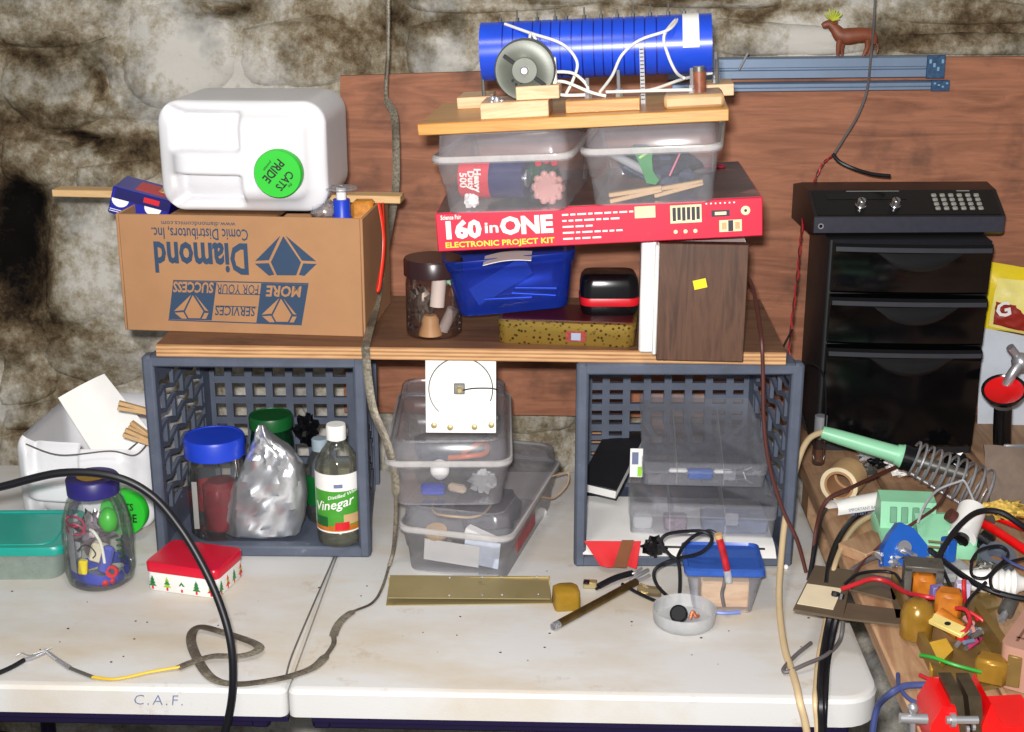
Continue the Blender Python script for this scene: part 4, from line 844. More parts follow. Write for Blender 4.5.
w_ = pat([(984, 330), (1064, 346), (1060, 440), (980, 436)], .01, WB, 'clear_sleeve', .02)
# clamp lamp style head: red lined black cup with chrome arm
cl_ = thing('clamp_tool', 'black and red lined clamp with a chrome arm at the right edge of the workbench', 'clamp', Z(1004, 462, TB) + Vector((0, .0, .0005))); f2 = lambda x, y, d=0: Y(x, y, cl_.location.y + d) - cl_.location
m = M(); pts_ = [f2(1004, 400), f2(1004, 440)]; m.tube([Vector((0, 0, 0)), f2(1002, 440), f2(1003, 408)], .015, 14, 3); m.build('body', BLACKPL, cl_)
q = f2(1004, 392, -.03); m = M(); m.at(q, rx=.45, ry=-.25); m.lathe([(.004, -.014), (.030, -.006), (.036, .006), (.033, .007), (.026, .0)], 28, True, False); m.build('cup', BLACKPL, cl_); m = M(); m.at(q, rx=.45, ry=-.25); m.lathe([(.0335, .0068), (.027, .002), (.001, .001)], 28, False, True); m.build('cup_lining', REDPAINT, cl_)
M().tube([f2(1004, 390, -.012), f2(1012, 374, -.016), f2(1020, 364, -.012)], .0085, 12, 4).build('arm', STEEL, cl_); m = M(); m.sphere(f2(1021, 362, -.005), .016, 16); m.cyl(f2(1020, 360), f2(1010, 347, -.006), .007, n=12); m.build('joint', STEEL, cl_)
# ------------------------------------------------------------ inside the left crate
ZC = T0 + .020
FLT = pm('jar_contents_red', (112, 24, 36), .5, var=.3)
def jar(name, label, p, r, h, lidh, lidr, glass, lidm, shoulder=.82, cat='jar'):
    t = thing(name, label, cat, p)
    M().lathe([(r * .9, 0), (r, .005), (r, h - .032), (r * .98, h - .022), (r * shoulder, h - .008), (r * shoulder, h)], 36, True, False).build('glass', glass, t)
    M().lathe([(lidr, h - .004), (lidr * 1.01, h + lidh - .004), (lidr * .97, h + lidh), (lidr * .9, h + lidh + .0004), (lidr * .88, h + lidh - .001), (.001, h + lidh - .001)], 40, False, True).build('lid', lidm, t); return t
p = Z(213, 543, ZC) + Vector((0, .047, .0)); hj = Y(214, 462, p.y - .047).z - ZC
jb = jar('wide_jar', 'wide clear jar with a bright blue screw lid standing in the left crate', p, .044, hj, .026, .0465, GLASS, BLUELID, .96)
o = M().lathe([(.026, 0), (.028, .005), (.028, .07), (.02, .078)], 20).build('red_spool', FLT, None, p + Vector((.004, .004, .006))); tag(o, 'dark red spool standing inside the blue lidded jar', 'spool')
o = M().sheet(lambda u, v: (-.034 + .008 * u, -.022 + .0 * u, .012 + .078 * v), 2, 8, .001).build('paper_strip', WHITE, None, p); tag(o, 'white paper strip at the left inside the blue lidded jar', 'paper')
o = M().lathe([(.030, 0), (.034, .004), (.036, .030), (.037, .032), (.033, .032)], 28).build('red_tub', REDPL, None, Z(206, 512, ZC) + Vector((-.002, .03, .0004))); tag(o, 'low red tub half hidden behind the blue lidded jar', 'tub')
p = Z(263, 536, ZC) + Vector((0, .10, 0)); hj = Y(262, 430, p.y - .03).z - ZC
jar('green_lid_jar', 'jar with a dark green lid standing behind the foil in the left crate', p, .034, hj, .016, .0345, GREENGLASS, GREENLID, .9)
pf = Z(268, 542, ZC) + Vector((0, .034, .0008)); lv = [(541, 230, 288), (532, 224, 301), (515, 222, 306), (497, 228, 308), (480, 236, 306), (464, 243, 302), (452, 248, 295), (444, 251, 287), (438, 254, 275), (430, 256, 268), (424, 258, 265)]; rings = []
def at_lv(t):
    f = t * (len(lv) - 1); k = min(len(lv) - 2, int(f)); f -= k; return [lv[k][c] * (1 - f) + lv[k + 1][c] * f for c in range(3)]
for k in range(27):
    y_, xl, xr = at_lv(k / 26); a0, a1 = Y(xl, y_, pf.y) - pf, Y(xr, y_, pf.y) - pf; mid, hf = (a0.x + a1.x) / 2, (a1.x - a0.x) / 2; dp = .007 + .022 * math.sin(PI * min(1, .25 + .75 * k / 26)); ring = []
    for i in range(44):
        a = 2 * PI * (i + .5 * (k % 2)) / 44; cx_, sy_ = math.cos(a), math.sin(a); P3 = Vector((mid + hf * cx_, dp * sy_ * 1.5, a0.z))
        vo = noise.voronoi(P3 * 40 + Vector((0, 0, 3.3)))[0]; nn = (vo[1] - vo[0]) * 1.7 - .6 + .9 * noise.noise(P3 * 30) + .5 * noise.noise(P3 * 75)
        ring.append(Vector((mid + hf * cx_ * (1 + .05 * nn), (dp + .007 * nn) * math.copysign(abs(sy_) ** .7, sy_), max(0, a0.z + (.002 * nn if k else 0)))))
    rings.append(ring)
m = M().loft(rings)
tag(m.build('foil_packet', FOIL, None, pf, sharp=33), 'crumpled aluminium foil packet standing between the blue lidded jar and the vinegar', 'foil')
p = Z(337, 549, ZC) + Vector((0, .034, 0)); vr = .0345; vt = Y(341, 424, p.y).z - ZC
vin = thing('vinegar_bottle', 'clear vinegar bottle with a green label and white cap in the left crate', 'bottle', p)
M().lathe([(vr * .82, 0), (vr * .96, .004), (vr, .012), (vr, .030), (vr * .985, .032), (vr * .985, vt * .60), (vr, vt * .62), (vr * .96, vt * .68), (vr * .70, vt * .78), (.013, vt * .86), (.0125, vt * .92)], 36, True, False).build('bottle', GLASS, vin)
M().lathe([(vr * .93, .003), (vr * .95, .012), (vr * .95, vt * .64), (vr * .001, vt * .64)], 30).build('vinegar', clear('vinegar', (252, 251, 240), .04, (225, 222, 190), .2), vin)
M().lathe([(.0150, vt * .88), (.0152, vt * .985), (.0140, vt), (.001, vt)], 28, True, False).build('cap', WHITE, vin)
LG = pm('label_green', (66, 150, 44), .45, var=.12, scale=60)
def wrap(t0, t1, z0, z1, mat, rad, par, name, n=20): return M().loft([[(rad * math.sin(math.radians(t0 + (t1 - t0) * i / n)), -rad * math.cos(math.radians(t0 + (t1 - t0) * i / n)), z) for i in range(n + 1)] for z in (z0, z1)], False, False, False).build(name, mat, par)
z0, z1 = .026, vt * .635
lb = wrap(-82, 95, z0, z1, WHITE, vr + .0004, vin, 'label'); wrap(-66, 95, z0 + .006, z0 + (z1 - z0) * .72, LG, vr + .0008, lb, 'green_print'); wrap(-66, 95, z0 + .003, z0 + .012, ORANGE, vr + .0011, lb, 'carrot_print')
wrap(-2, 34, z0 + .005, z0 + .018, REDPL, vr + .0014, lb, 'tomato_print'); wrap(-58, -20, z0 + .010, z0 + .026, GREENLID, vr + .0012, lb, 'leaf_print'); wrap(20, 62, z0 + .014, z0 + .03, TAN, vr + .0010, lb, 'vegetable_print'); wrap(-2, 20, z1 - .021, z1 - .015, PENCIL, vr + .0008, lb, 'seal_print')
def wraptext(s, size, zc, t0, rad, mat, par, bold=0, rise=0):
    o = text(s, size, mat, par, (0, 0, 0), rx=0, bold=bold, shear=.15, ext=.0)
    for v in o.data.vertices:
        a = math.radians(t0) + v.co.x / rad; v.co = Vector((rad * math.sin(a), -rad * math.cos(a), zc + v.co.y + rise * v.co.x))
    return o
wraptext('Vinegar', .0215, z0 + (z1 - z0) * .42, -58, vr + .0016, WHITE, lb, .012, .2); wraptext('Distilled White', .0082, z0 + (z1 - z0) * .60, -18, vr + .0016, WHITE, lb, .01, .22)
p = Z(318, 530, ZC) + Vector((0, .05, 0)); hh = Y(322, 438, p.y).z - ZC; b2 = thing('mineral_bottle', 'bottle with a grey cap and dark green label behind the vinegar bottle', 'bottle', p); r_ = .026
M().lathe([(r_ * .9, 0), (r_, .006), (r_, hh * .62), (r_ * .8, hh * .74), (.012, hh * .86), (.012, hh * .9)], 28, True, False).build('bottle', GLASS, b2); wrap(-90, 90, hh * .22, hh * .58, GREENLID, r_ + .0005, b2, 'label'); M().lathe([(.0135, hh * .86), (.0135, hh * .99), (.012, hh), (.001, hh)], 20, True, False).build('cap', pm('grey_cap', (150, 165, 175), .4), b2)
o = crumple((0, 0, 0), .018, (1, .8, 1.2), 5.5, amp=.6, f=4).build('plastic_scrap', BLACKPL, None, Z(302, 505, ZC) + Vector((.0, .075, .105)), sharp=20); tag(o, 'dark crumpled plastic scrap between the foil packet and the vinegar bottle', 'scrap')
# ------------------------------------------------------------ two stacked shoe boxes between the crates
def shoebox(label, a, b, z, yaw, w, d, h, lh):
    p = (Z(a[0], a[1], z) + Z(b[0], b[1], z)) / 2; yaw = math.radians(yaw); n = Vector((-math.sin(yaw), math.cos(yaw), 0))
    return bin_('shoe_box', label, p + n * (d - w * .14) / 2, yaw, w, d, h, lh, 'stacked clear boxes between the crates')
s1 = shoebox('clear plastic shoe box lowest between the crates, holding papers', (408, 571), (504, 579), T0 + .0006, -13, .172, .33, .072, .030)
zl = T0 + .0006 + .072 + .030 + .0044
s2 = shoebox('clear plastic shoe box stacked on the other, holding a white ball', (399, 503), (499, 506), zl, 2.5, .182, .32, .070, .028)
def ib(r, x, y, z): return r.matrix_basis @ Vector((x, y, z))
o = M().at(ib(s1, -.012, -.134, .026), rz=s1.rotation_euler.z + .05, ry=.07).box((0, 0, 0), (.085, .0012, .034)).build('white_paper', WHITE); tag(o, 'long white paper against the front of the lowest shoe box', 'paper')
o = M().at(ib(s1, .034, -.130, .030), rz=s1.rotation_euler.z, ry=.1).box((0, 0, 0), (.055, .0012, .042)).build('printed_paper', pm('pale_blue_paper', (205, 215, 232), .5, var=.1, scale=90)); tag(o, 'pale blue printed paper at the front right of the lowest shoe box', 'paper')
o = M().at(ib(s1, .03, -.118, .052), rz=s1.rotation_euler.z, ry=.35).box((0, 0, 0), (.05, .02, .012), .002).build('white_adapter', WHITE); tag(o, 'white block lying behind the papers in the lowest shoe box', 'block')
o = M().at(ib(s1, .0, -.120, .035), rz=-.1).box((0, 0, 0), (.03, .012, .03), .002).build('black_block', BLACKPL); tag(o, 'black block behind the white paper in the lowest shoe box', 'block')
o = M().at(ib(s1, -.04, -.12, .05), rx=.3).lathe([(.016, -.006), (.018, 0), (.016, .006)], 20).build('brown_disc', TAN); tag(o, 'tan disc at the left in the lowest shoe box', 'disc')
o = M().tube([ib(s1, -.02 + .045 * math.cos(t), -.05 + .06 * math.sin(t), .072 + .003 * math.sin(3 * t)) for t in [2 * PI * i / 14 for i in range(15)]], .002, 6, 3).build('tan_wire_ring', TAN); tag(o, 'loop of tan wire under the lid of the lowest shoe box', 'wire')
o = crumple((0, 0, 0), .045, (1.2, 1.8, .55), 3.1, amp=.3).build('dark_parts', pm('dark_parts', (66, 60, 66), .6, var=.4, scale=50), None, ib(s1, .0, .03, .034), sharp=25); tag(o, 'dark heap of parts at the back of the lowest shoe box', 'parts')
o = M().at(ib(s1, .0795, -.04, .042), rz=s1.rotation_euler.z).box((0, 0, 0), (.0012, .11, .045)).build('red_printed_card', pm('red_card', (165, 60, 66), .5, var=.3, scale=60)); tag(o, 'red printed card along the right side of the lowest shoe box', 'card')
o = M().sphere(ib(s2, -.014, -.118, .044), .0145, 20, (1, .8, 1.1)).build('white_ball', WHITE); tag(o, 'small white ball in the front of the upper shoe box', 'ball')
o = M().at(ib(s2, -.024, -.125, .016)).box((0, 0, 0), (.036, .016, .016), .003).build('blue_block', BLUELID); tag(o, 'blue block lying at the front of the upper shoe box', 'block')
o = M().at(ib(s2, .012, -.127, .018), ry=.2).box((0, 0, 0), (.028, .014, .012), .004).build('cream_block', pm('cream', (225, 200, 175), .5)); tag(o, 'small cream block beside the blue one in the upper shoe box', 'block')
o = M().tube([ib(s2, .00, -.11, .060), ib(s2, .03, -.12, .066), ib(s2, .055, -.10, .064), ib(s2, .05, -.06, .066), ib(s2, .02, -.09, .06)], .004, 8, 6).build('orange_lead', pm('orange_lead', (190, 96, 52), .5)); tag(o, 'coiled orange lead at the right in the upper shoe box', 'wire')
o = crumple((0, 0, 0), .04, (1.5, 2.0, .5), 7.7, amp=.3).build('slate_parts', pm('slate_heap', (80, 82, 92), .6, var=.4, scale=60), None, ib(s2, .0, .03, .03), sharp=25); tag(o, 'grey heap of parts at the back of the upper shoe box', 'parts')
o = crumple((0, 0, 0), .018, (1.2, .6, .9), 1.7, amp=.4).build('clear_scrap', FROST, None, ib(s2, .05, -.115, .024), sharp=20); tag(o, 'pale plastic scrap at the right front of the upper shoe box', 'scrap')
o = M().tube([ib(s1, .087, .02, .066), ib(s1, .10, .06, .05), ib(s1, .112, .10, .058), ib(s1, .108, .12, .07), ib(s1, .09, .09, .074)], .0011, 6, 6).build('straw_string', TAN); tag(o, 'thin straw coloured string at the right of the lowest shoe box', 'string')
zl2 = zl + .070 + .028 + .0006
pc = Y(461, 432, s2.location.y - .115); cardt = thing('dial_card', 'white square card with a drawn dial, standing on the upper shoe box', 'card', Vector((pc.x, pc.y, zl2 + .003)), math.radians(1), rx=math.radians(-7)); cw_ = .104; chh_ = (Y(461, 359, pc.y).z - zl2) / math.cos(.12)
M().box((0, 0, chh_ / 2), (cw_, .003, chh_), .0006).build('card', WHITE, cardt)
m = M(); m.tube([(.047 * math.cos(math.radians(a)), -.0019, chh_ * .56 + .047 * math.sin(math.radians(a))) for a in range(-22, 232, 8)], .0009, 6, 2); m.build('dial_arc', DULL, cardt)
M().box((-.002, -.004, chh_ * .57), (.016, .006, .016), .001).build('mount_plate', DULL, cardt); M().at((-.001, -.007, chh_ * .56), rx=PI / 2).lathe([(.005, 0), (.005, .004), (.003, .007)], 12).build('shaft', BRASS, cardt)
M().tube([(.004, -.009, chh_ * .56), (.02, -.0095, chh_ * .585), (.045, -.009, chh_ * .585), (.054, -.006, chh_ * .56)], .0011, 6, 4).build('pointer', BLACKINK, cardt)
for x, z in ((-.040, .011), (-.016, .008), (.020, .009), (.045, .012)): M().at((x, -.0016, z), rx=PI / 2).lathe([(.0046, 0), (.004, .002), (.001, .0026)], 14).build('screw_head', BRASS, cardt)
o = M().at(Y(503, 400, s2.location.y - .03) * 1.0, rz=.1); o.T = Matrix.Translation(ib(s2, .056, .0, .098 + .0065)) @ Matrix.Rotation(math.radians(8), 4, 'Z')
o.box((0, 0, 0), (.026, .12, .009), .002); tag(o.build('dark_tool', DULL), 'dark metal tool lying behind the dial card on the upper shoe box', 'tool')
# ------------------------------------------------------------ inside the right crate
c, yw, pw = front((583, 545), (776, 549), T0 + .034, .20)
st = thing('paper_stack', 'stack of papers with a white top sheet in the right crate', 'paper', Vector((c.x, c.y, T0 + .0195)), yw)
M().box((0, 0, .006), (pw - .03, .19, .012), .001).build('sheets', BLACKMATT, st)
M().sheet(lambda u, v: (pw * (u - .5), -.105 + .2 * v - .004 * (1 if v < .02 else 0), .0135 - .010 * max(0, 1 - v * 9) ** 2 + .001 * noise.noise((u * 4, v * 4, 1))), 20, 14, .0008).build('top_sheet', WHITE, st)
STC = Vector((c.x, c.y, T0 + .0195 + .015))
q0 = Z(612, 545, T0 + .03); f = lambda x, y, d=0: Y(x, y, q0.y - .016 + d)
m = M(); cs_ = [f(584, 541), f(641, 541), f(636, 563), f(600, 560)]
m.sheet(lambda u, v: (cs_[0] * (1 - u) + cs_[1] * u) * (1 - v) + (cs_[3] * (1 - u) + cs_[2] * u) * v + Vector((0, -.006 * math.sin(u * 7) * v - .018 * v, 0)), 14, 8, .0015)
tag(m.build('red_cloth', pm('red_cloth', (200, 28, 36), .75)), 'red cloth hanging from under the papers over the right crate rim', 'cloth')
m = M(); ca_, cb2, cc2, cd2 = f(622, 540, -.012), f(634, 540, -.012), f(626, 568, -.03), f(613, 567, -.03); m.sheet(lambda u, v: (ca_ * (1 - u) + cb2 * u) * (1 - v) + (cd2 * (1 - u) + cc2 * u) * v, 3, 6, .003)
tag(m.build('brown_strap', pm('brown_felt', (112, 66, 36), .85)), 'short brown felt strap beside the red cloth on the crate rim', 'strap')
o = crumple((0, 0, 0), .016, (1.1, .7, .9), 4.4, amp=.5, f=4).build('black_clip', BLACKPL, None, f(654, 547, -.004), sharp=20); tag(o, 'black glossy clip poking from under the papers beside the red cloth', 'clip')
def organizer(label, a, b, z, yaw, w, d, h, tilt=0):
    p = (Z(a[0], a[1], z) + Z(b[0], b[1], z)) / 2; yaw = math.radians(yaw); n = Vector((-math.sin(yaw), math.cos(yaw), 0)); r = thing('organizer_box', label, 'container', p + n * d / 2 * math.cos(tilt) + Vector((0, 0, d / 2 * math.sin(tilt))), yaw, 'flat organizer boxes in the right crate', rx=tilt)
    q = lambda e, zz, rd=.008: rr(w + e, d + e, rd, zz)
    M().loft([q(-.006, .001), q(-.004, 0), q(0, h * .62)], True, False).build('tray', CLEAR, r); M().loft([q(.003, h * .58), q(.004, h * .98), q(0, h), q(-.008, h), q(-.012, h - .0015)], False, True).build('lid', CLEARLID, r)
    m = M()
    for x in (-.22, .16): m.box((w * x, 0, h * .3), (.0014, d * .96, h * .56))
    m.build('divider', FROST, r); m = M(); m.box((w * .2, -d / 2 - .004, h * .6), (.02, .005, h * .4), .001); m.build('latch', CLEARLID, r); return r
g1 = organizer('lower flat clear organizer box resting on the papers in the right crate', (630, 532), (774, 540), STC.z + .0003, -3, .222, .205, .052)
zo = STC.z + .0006 + .052
g2 = organizer('upper flat clear organizer box with a hazy lid in the right crate', (643, 484), (765, 489), zo, -1.5, .192, .195, .044, math.radians(15)); 
for k, (r, x, y, z, sz, mat, lb_) in enumerate(((g1, -.09, -.085, .014, (.03, .02, .02), FROST, 'pale packet at the left end of the lower organizer box'), (g1, -.04, -.08, .013, (.035, .03, .02), pm('mauve_parts', (120, 105, 120), .6, var=.4, scale=120), 'mauve packet of parts in the lower organizer box'), (g1, .05, -.07, .013, (.10, .05, .022), pm('slate_pack', (88, 98, 122), .6, var=.3, scale=60), 'grey blue packet at the right of the lower organizer box'), (g2, -.005, -.080, .012, (.04, .015, .016), BLUEPL, 'blue block at the front of the upper organizer box'), (g2, -.04, -.081, .018, (.03, .012, .006), WHITE, 'white tube at the left front of the upper organizer box'), (g2, .03, -.081, .018, (.03, .012, .006), WHITE, 'white tube at the middle front of the upper organizer box'))):
    o = M().box((0, 0, 0), sz, .003).build('parts_packet' if k < 3 else 'small_part', mat, None, ib(r, x, y, z)); tag(o, lb_, 'packet' if k < 3 else 'part')
m = M(); random.seed(5)
for i in range(14): a_ = Vector((random.uniform(.045, .085), random.uniform(-.088, -.066), random.uniform(.004, .020))); d_ = Vector((random.uniform(-1, 1), random.uniform(-.3, .3), random.uniform(-.5, .5))).normalized() * .007; m.cyl(ib(g2, *(a_ - d_)), ib(g2, *(a_ + d_)), .0018, n=6)
o = m.build('screws', STEEL, kind='stuff'); tag(o, 'loose small screws filling the right end of the upper organizer box', 'screws')
p0 = Z(602, 503, STC.z); bk = thing('black_book', 'black covered book lying tilted at the left in the right crate', 'book', Vector((p0.x + .018, p0.y + .07, STC.z + .034)), math.radians(-20), ry=math.radians(5), rx=math.radians(20))
M().box((0, 0, .009), (.060, .14, .018), .001).build('pages', WHITE, bk); M().box((0, .001, .0195), (.064, .145, .003), .0008).build('cover', BLACKMATT, bk); M().box((0, .001, -.0012), (.064, .145, .0024), .0008).build('cover', BLACKMATT, bk)
o = M().at(Z(592, 480, STC.z) + Vector((.0, .10, .030)), rx=-.35, rz=-.2).box((0, 0, 0), (.05, .003, .06), .0006).build('card_piece', CARD); tag(o, 'brown card piece standing behind the black book in the right crate', 'card')
lt = thing('tag_label', 'small white and green label tag at the left of the upper organizer box', 'label', ib(g2, -.106, -.085, .020), ry=0); M().box((0, 0, .012), (.020, .0016, .048), .0005).build('tag', WHITE, lt); M().box((.0055, -.0014, -.002), (.007, .0008, .016)).build('green_band', pm('lime_band', (150, 205, 60), .4), lt); M().box((-.002, -.0014, .020), (.010, .0008, .020)).build('print', PENCIL, lt)
# ------------------------------------------------------------ on the white table, left
tq_ = thing('food_container', 'clear food container with a turquoise lid at the left edge of the table', 'container', Z(-4, 582, T0 + .0006) + Vector((0, .07, 0)), math.radians(3)); q = lambda s, z, e=0: rr(.20 * s + e, .14 * s + e, .022, z)
M().loft([q(.86, .001), q(.88, 0), q(.97, .046)], True, False).build('tub', clear('grey_green_tub', (240, 248, 242), .3, (214, 226, 218), .5, .25), tq_); M().loft([q(1.02, .042), q(1.03, .050), q(1.0, .055), q(.93, .055), q(.91, .0525), q(.8, .0525), q(.79, .054), q(.3, .054)], False, True).build('lid', TURQ, tq_)
p = Z(92, 594, T0 + .0006); bj = thing('storage_jar', 'big round glass jar of colourful parts with a navy lid on the table', 'jar', p + Vector((0, .046, 0))); r_ = .0505; hb = Y(97, 478, p.y + .046).z - T0 - .020
M().lathe([(r_ * .78, 0), (r_ * .93, .006), (r_, .022), (r_, hb * .55), (r_ * .95, hb * .72), (r_ * .80, hb * .90), (r_ * .70, hb * .96), (r_ * .70, hb + .004)], 40, True, False).build('glass', GLASS, bj)
M().lathe([(r_ * .735, hb - .002), (r_ * .75, hb + .020), (r_ * .71, hb + .0225), (r_ * .6, hb + .023), (.001, hb + .023)], 36, False, True).build('lid', NAVYLID, bj); M().at((0, 0, hb + .0235)).lathe([(.022, -.0004), (.022, .0004)], 24).build('lid_sticker', pm('ochre', (190, 150, 50), .5), bj)
P_ = bj.location
def inj(name, label, cat, m, mat, x, y, z, sharp=30): o = m.build(name, mat, None, P_ + Vector((x, y, z)), sharp=sharp); return tag(o, label, cat)
inj('blue_strap', 'blue coiled strap around the bottom of the navy lidded jar', 'strap', M().tube([(.038 * math.cos(t), .038 * math.sin(t), .004 * math.sin(2 * t)) for t in [2 * PI * i / 18 for i in range(18)]], lambda t: (.009, .004), 8, 3, flat=(0, 0, 1)), pm('royal_blue', (48, 62, 165), .4), 0, 0, .018)
inj('yellow_block', 'yellow block in the front of the navy lidded jar', 'block', M().at(ry=.1).box((0, 0, 0), (.013, .01, .022), .002), YELLOWPL, -.013, -.036, .038)
inj('white_block', 'cream component in the middle of the navy lidded jar', 'component', M().at(ry=.3).box((0, 0, 0), (.024, .014, .03), .003), pm('ivory', (205, 195, 170), .5), .008, -.024, .056)
inj('blue_part', 'blue violet plastic piece at the right in the navy lidded jar', 'part', M().at(ry=.3).box((0, 0, 0), (.017, .012, .044), .004), pm('violet_blue', (70, 80, 170), .4), .020, -.030, .048)
inj('green_bulb', 'bright green bulb near the top right of the navy lidded jar', 'bulb', M().sphere((0, 0, 0), .016, 16, (.9, .9, 1.2)), pm('vivid_green', (60, 170, 50), .35), .022, -.012, .102)
inj('red_ring_lead', 'curled crimson wire near the top left of the navy lidded jar', 'wire', M().tube([(.013 * math.cos(t), -.004 * math.sin(t), .013 * math.sin(t) + .002 * t) for t in [.5 * i for i in range(24)]], .0014, 6, 3), pm('crimson_wire', (175, 50, 80), .4), -.020, -.030, .088)
inj('white_lead', 'white bent lead down the right side of the navy lidded jar', 'wire', M().tube([(-.012, 0, .04), (-.004, -.006, .038), (.004, -.006, .02), (.006, -.004, -.01)], .0022, 8, 6), WHITEWIRE, .014, -.034, .056)
inj('red_ring', 'small red and cream ring low at the right in the navy lidded jar', 'ring', M().at(rx=1.3).lathe([(.005, -.003), (.009, -.003), (.009, .003), (.005, .003)], 18, False, False), REDPL, .028, -.033, .030)
inj('red_beads', 'red and gold beads at the bottom right of the navy lidded jar', 'beads', M().sphere((-.006, 0, 0), .006, 10).sphere((.005, -.001, .001), .006, 10).sphere((.014, .004, .002), .005, 10), REDPL, .012, -.034, .012)
inj('grey_mesh', 'pale grey sheet curled at the left inside the navy lidded jar', 'sheet', M().sheet(lambda u, v: (.042 * math.cos(2.6 + 1.5 * u), .042 * math.sin(2.6 + 1.5 * u), .012 + .07 * v), 10, 6, .001), pm('pale_grey', (175, 178, 185), .5, var=.15, scale=200), 0, 0, .015)
inj('wire_tangle', 'silvery tangle of leads in the middle of the navy lidded jar', 'wire', crumple((0, 0, 0), .024, (1.1, .9, 1.1), 6.1, amp=.7, f=4), pm('silver_tangle', (140, 130, 140), .35, .6, var=.4, scale=120), -.002, -.008, .086, 20)
inj('dark_green_coil', 'dark green coil at the right side of the navy lidded jar', 'coil', M().tube([(.004 * math.cos(t), .004 * math.sin(t), .0014 * t) for t in [.6 * i for i in range(44)]], .0018, 6, 2), pm('bottle_green', (30, 96, 66), .4), .036, -.012, .04)
inj('black_lead', 'black bent wire at the centre front of the navy lidded jar', 'wire', M().tube([(-.014, 0, 0), (-.004, -.002, .010), (.006, -.002, .008), (.012, 0, -.004), (.008, -.002, -.01)], .001, 6, 5), BLACKCORD, -.004, -.038, .064)
a_, b_ = Z(150, 591, T0 + .0006), Z(221, 601, T0 + .0006); e_ = (b_ - a_); d3 = Z(241, 574, T0 + .0006) - b_; ctn = thing('christmas_tin', 'small white tin with a red lid and printed fir trees on the table', 'tin', a_ + e_ / 2 + d3 / 2, math.atan2(e_.y, e_.x)); tw, td, thh = e_.length, .082, .040
q = lambda e, z, r=.010: rr(tw + e, td + e, r, z)
M().loft([q(-.003, 0), q(0, .002), q(0, thh)]).build('body', WHITE, ctn); M().loft([q(.002, thh - .010), q(.003, thh + .002), q(0, thh + .0045), q(-.006, thh + .005)]).build('lid', pm('tin_red', (200, 20, 48), .3, var=.04), ctn)
TG = pm('tree_green', (40, 120, 60), .5); TL = pm('tree_lime', (150, 190, 70), .5)
def tree(x, y, rz, mats):
    for k, (zz, wd) in enumerate(((.008, .0062), (.0125, .0048), (.017, .0034))):
        m = M().at((x, y, 0), rz=rz); m.prism([(-wd, zz), (wd, zz), (0, zz + .0075)], -.0004, .0002); m.build('tree_print', mats[k % len(mats)], ctn)
    m = M().at((x, y, 0), rz=rz); m.box((0, -.0002, .0055), (.003, .0005, .005)); m.build('trunk_print', REDPL, ctn)
for i in range(5): tree(-tw / 2 + .010 + i * (tw - .020) / 4, -td / 2, 0, [(TG, TG), (TL, TG), (WHITE, TG), (TG, TG), (REDPL, TL)][i])
for i in range(4): tree(tw / 2, -td / 2 + .012 + i * (td - .022) / 3, PI / 2, [(TG, TG), (REDPL, TL)][i % 2])
kb_ = [Y(-40, 494, 1.60), Y(0, 487, 1.60), Y(60, 473, 1.60), Y(112, 476, 1.60), Y(150, 494, 1.60), Y(180, 528, 1.595), Y(205, 570, 1.58), Y(222, 610, 1.565), Y(231, 645, 1.552), Y(233, 680, 1.546), Y(230, 710, 1.546), Y(221, 748, 1.546)]
tag(M().tube(kb_, .0052, 10, 8).build('power_cable', BLACKCORD), 'thick black cable arching over the table jar and tin and down the table front', 'cable')
tag(M().tube([Z(334, 557, T0 + .001) , Z(310, 612, T0 + .0015), Z(292, 655, T0 + .0015), Z(286, 676, T0 + .0015)], .0012, 6, 4).build('seam_string', GREYWIRE), 'thin grey cord lying along the centre seam of the table', 'cord')
# ------------------------------------------------------------ on the white table, middle
a_, b_ = Z(386, 606, T0 + .0004), Z(552, 604, T0 + .0004); bp_ = thing('brass_channel', 'long flat brass channel lying on the table before the shoe boxes', 'channel', (a_ + b_) / 2, math.atan2((b_ - a_).y, (b_ - a_).x)); L = (b_ - a_).length; dch = .062
m = M(); m.loft([[(x, y, z) for y, z in ((0, 0), (0, .0015), (dch - .0015, .0015), (dch - .0015, .014), (dch, .014), (dch, 0))] for x in (-L / 2, L / 2)]); m.build('channel', BRASS, bp_); M().at((0, .004, .0082), rx=math.radians(5), ry=math.radians(1.2)).box((0, dch / 2, 0), (L * .98, dch, .0014)).build('cover', BRASS, bp_)
m = M(); [m.at((L * x, .008 + dch * yy, .0095 + .0055 * yy), 0).lathe([(.002, 0), (.0016, .001), (.0004, .0013)], 10) for x in (-.42, -.12, .08, .2, .42) for yy in (.06, .84)]; m.build('rivets', STEEL, bp_)
a_ = Z(566, 611, T0 + .0004); yc = thing('amber_block', 'amber yellow translucent block standing at the right end of the brass channel', 'block', a_ + Vector((0, .016, 0)), math.radians(10)); M().loft([rr(.036, .034, .006, 0), rr(.038, .036, .007, .003), rr(.036, .034, .007, .026), rr(.028, .026, .008, .030)]).build('block', AMBER, yc); M().box((0, 0, .013), (.020, .018, .018), .002).build('core', pm('amber_core', (168, 128, 50), .5, var=.25, scale=60), yc)
a_, b_ = Z(553, 627, T0 + .0063), Z(636, 582, T0 + .0063); pen = thing('brass_tube', 'slim brown brass tube lying diagonally on the table', 'tube', a_); d_ = b_ - a_; pen.rotation_euler = d_.to_track_quat('X', 'Z').to_euler(); L = d_.length
M().cyl((.012, 0, 0), (L, 0, 0), .0058, n=16).build('barrel', pm('aged_brass', (108, 86, 48), .35, .8, var=.3, scale=40), pen); m = M(); [m.cyl((.0042 * k, 0, 0), (.0042 * k + .003, 0, 0), .0058 - .0003 * (k == 0), n=16) for k in range(3)]; m.cyl((0, 0, 0), (.014, 0, 0), .0046, n=12); m.build('end_cap', STEEL, pen)
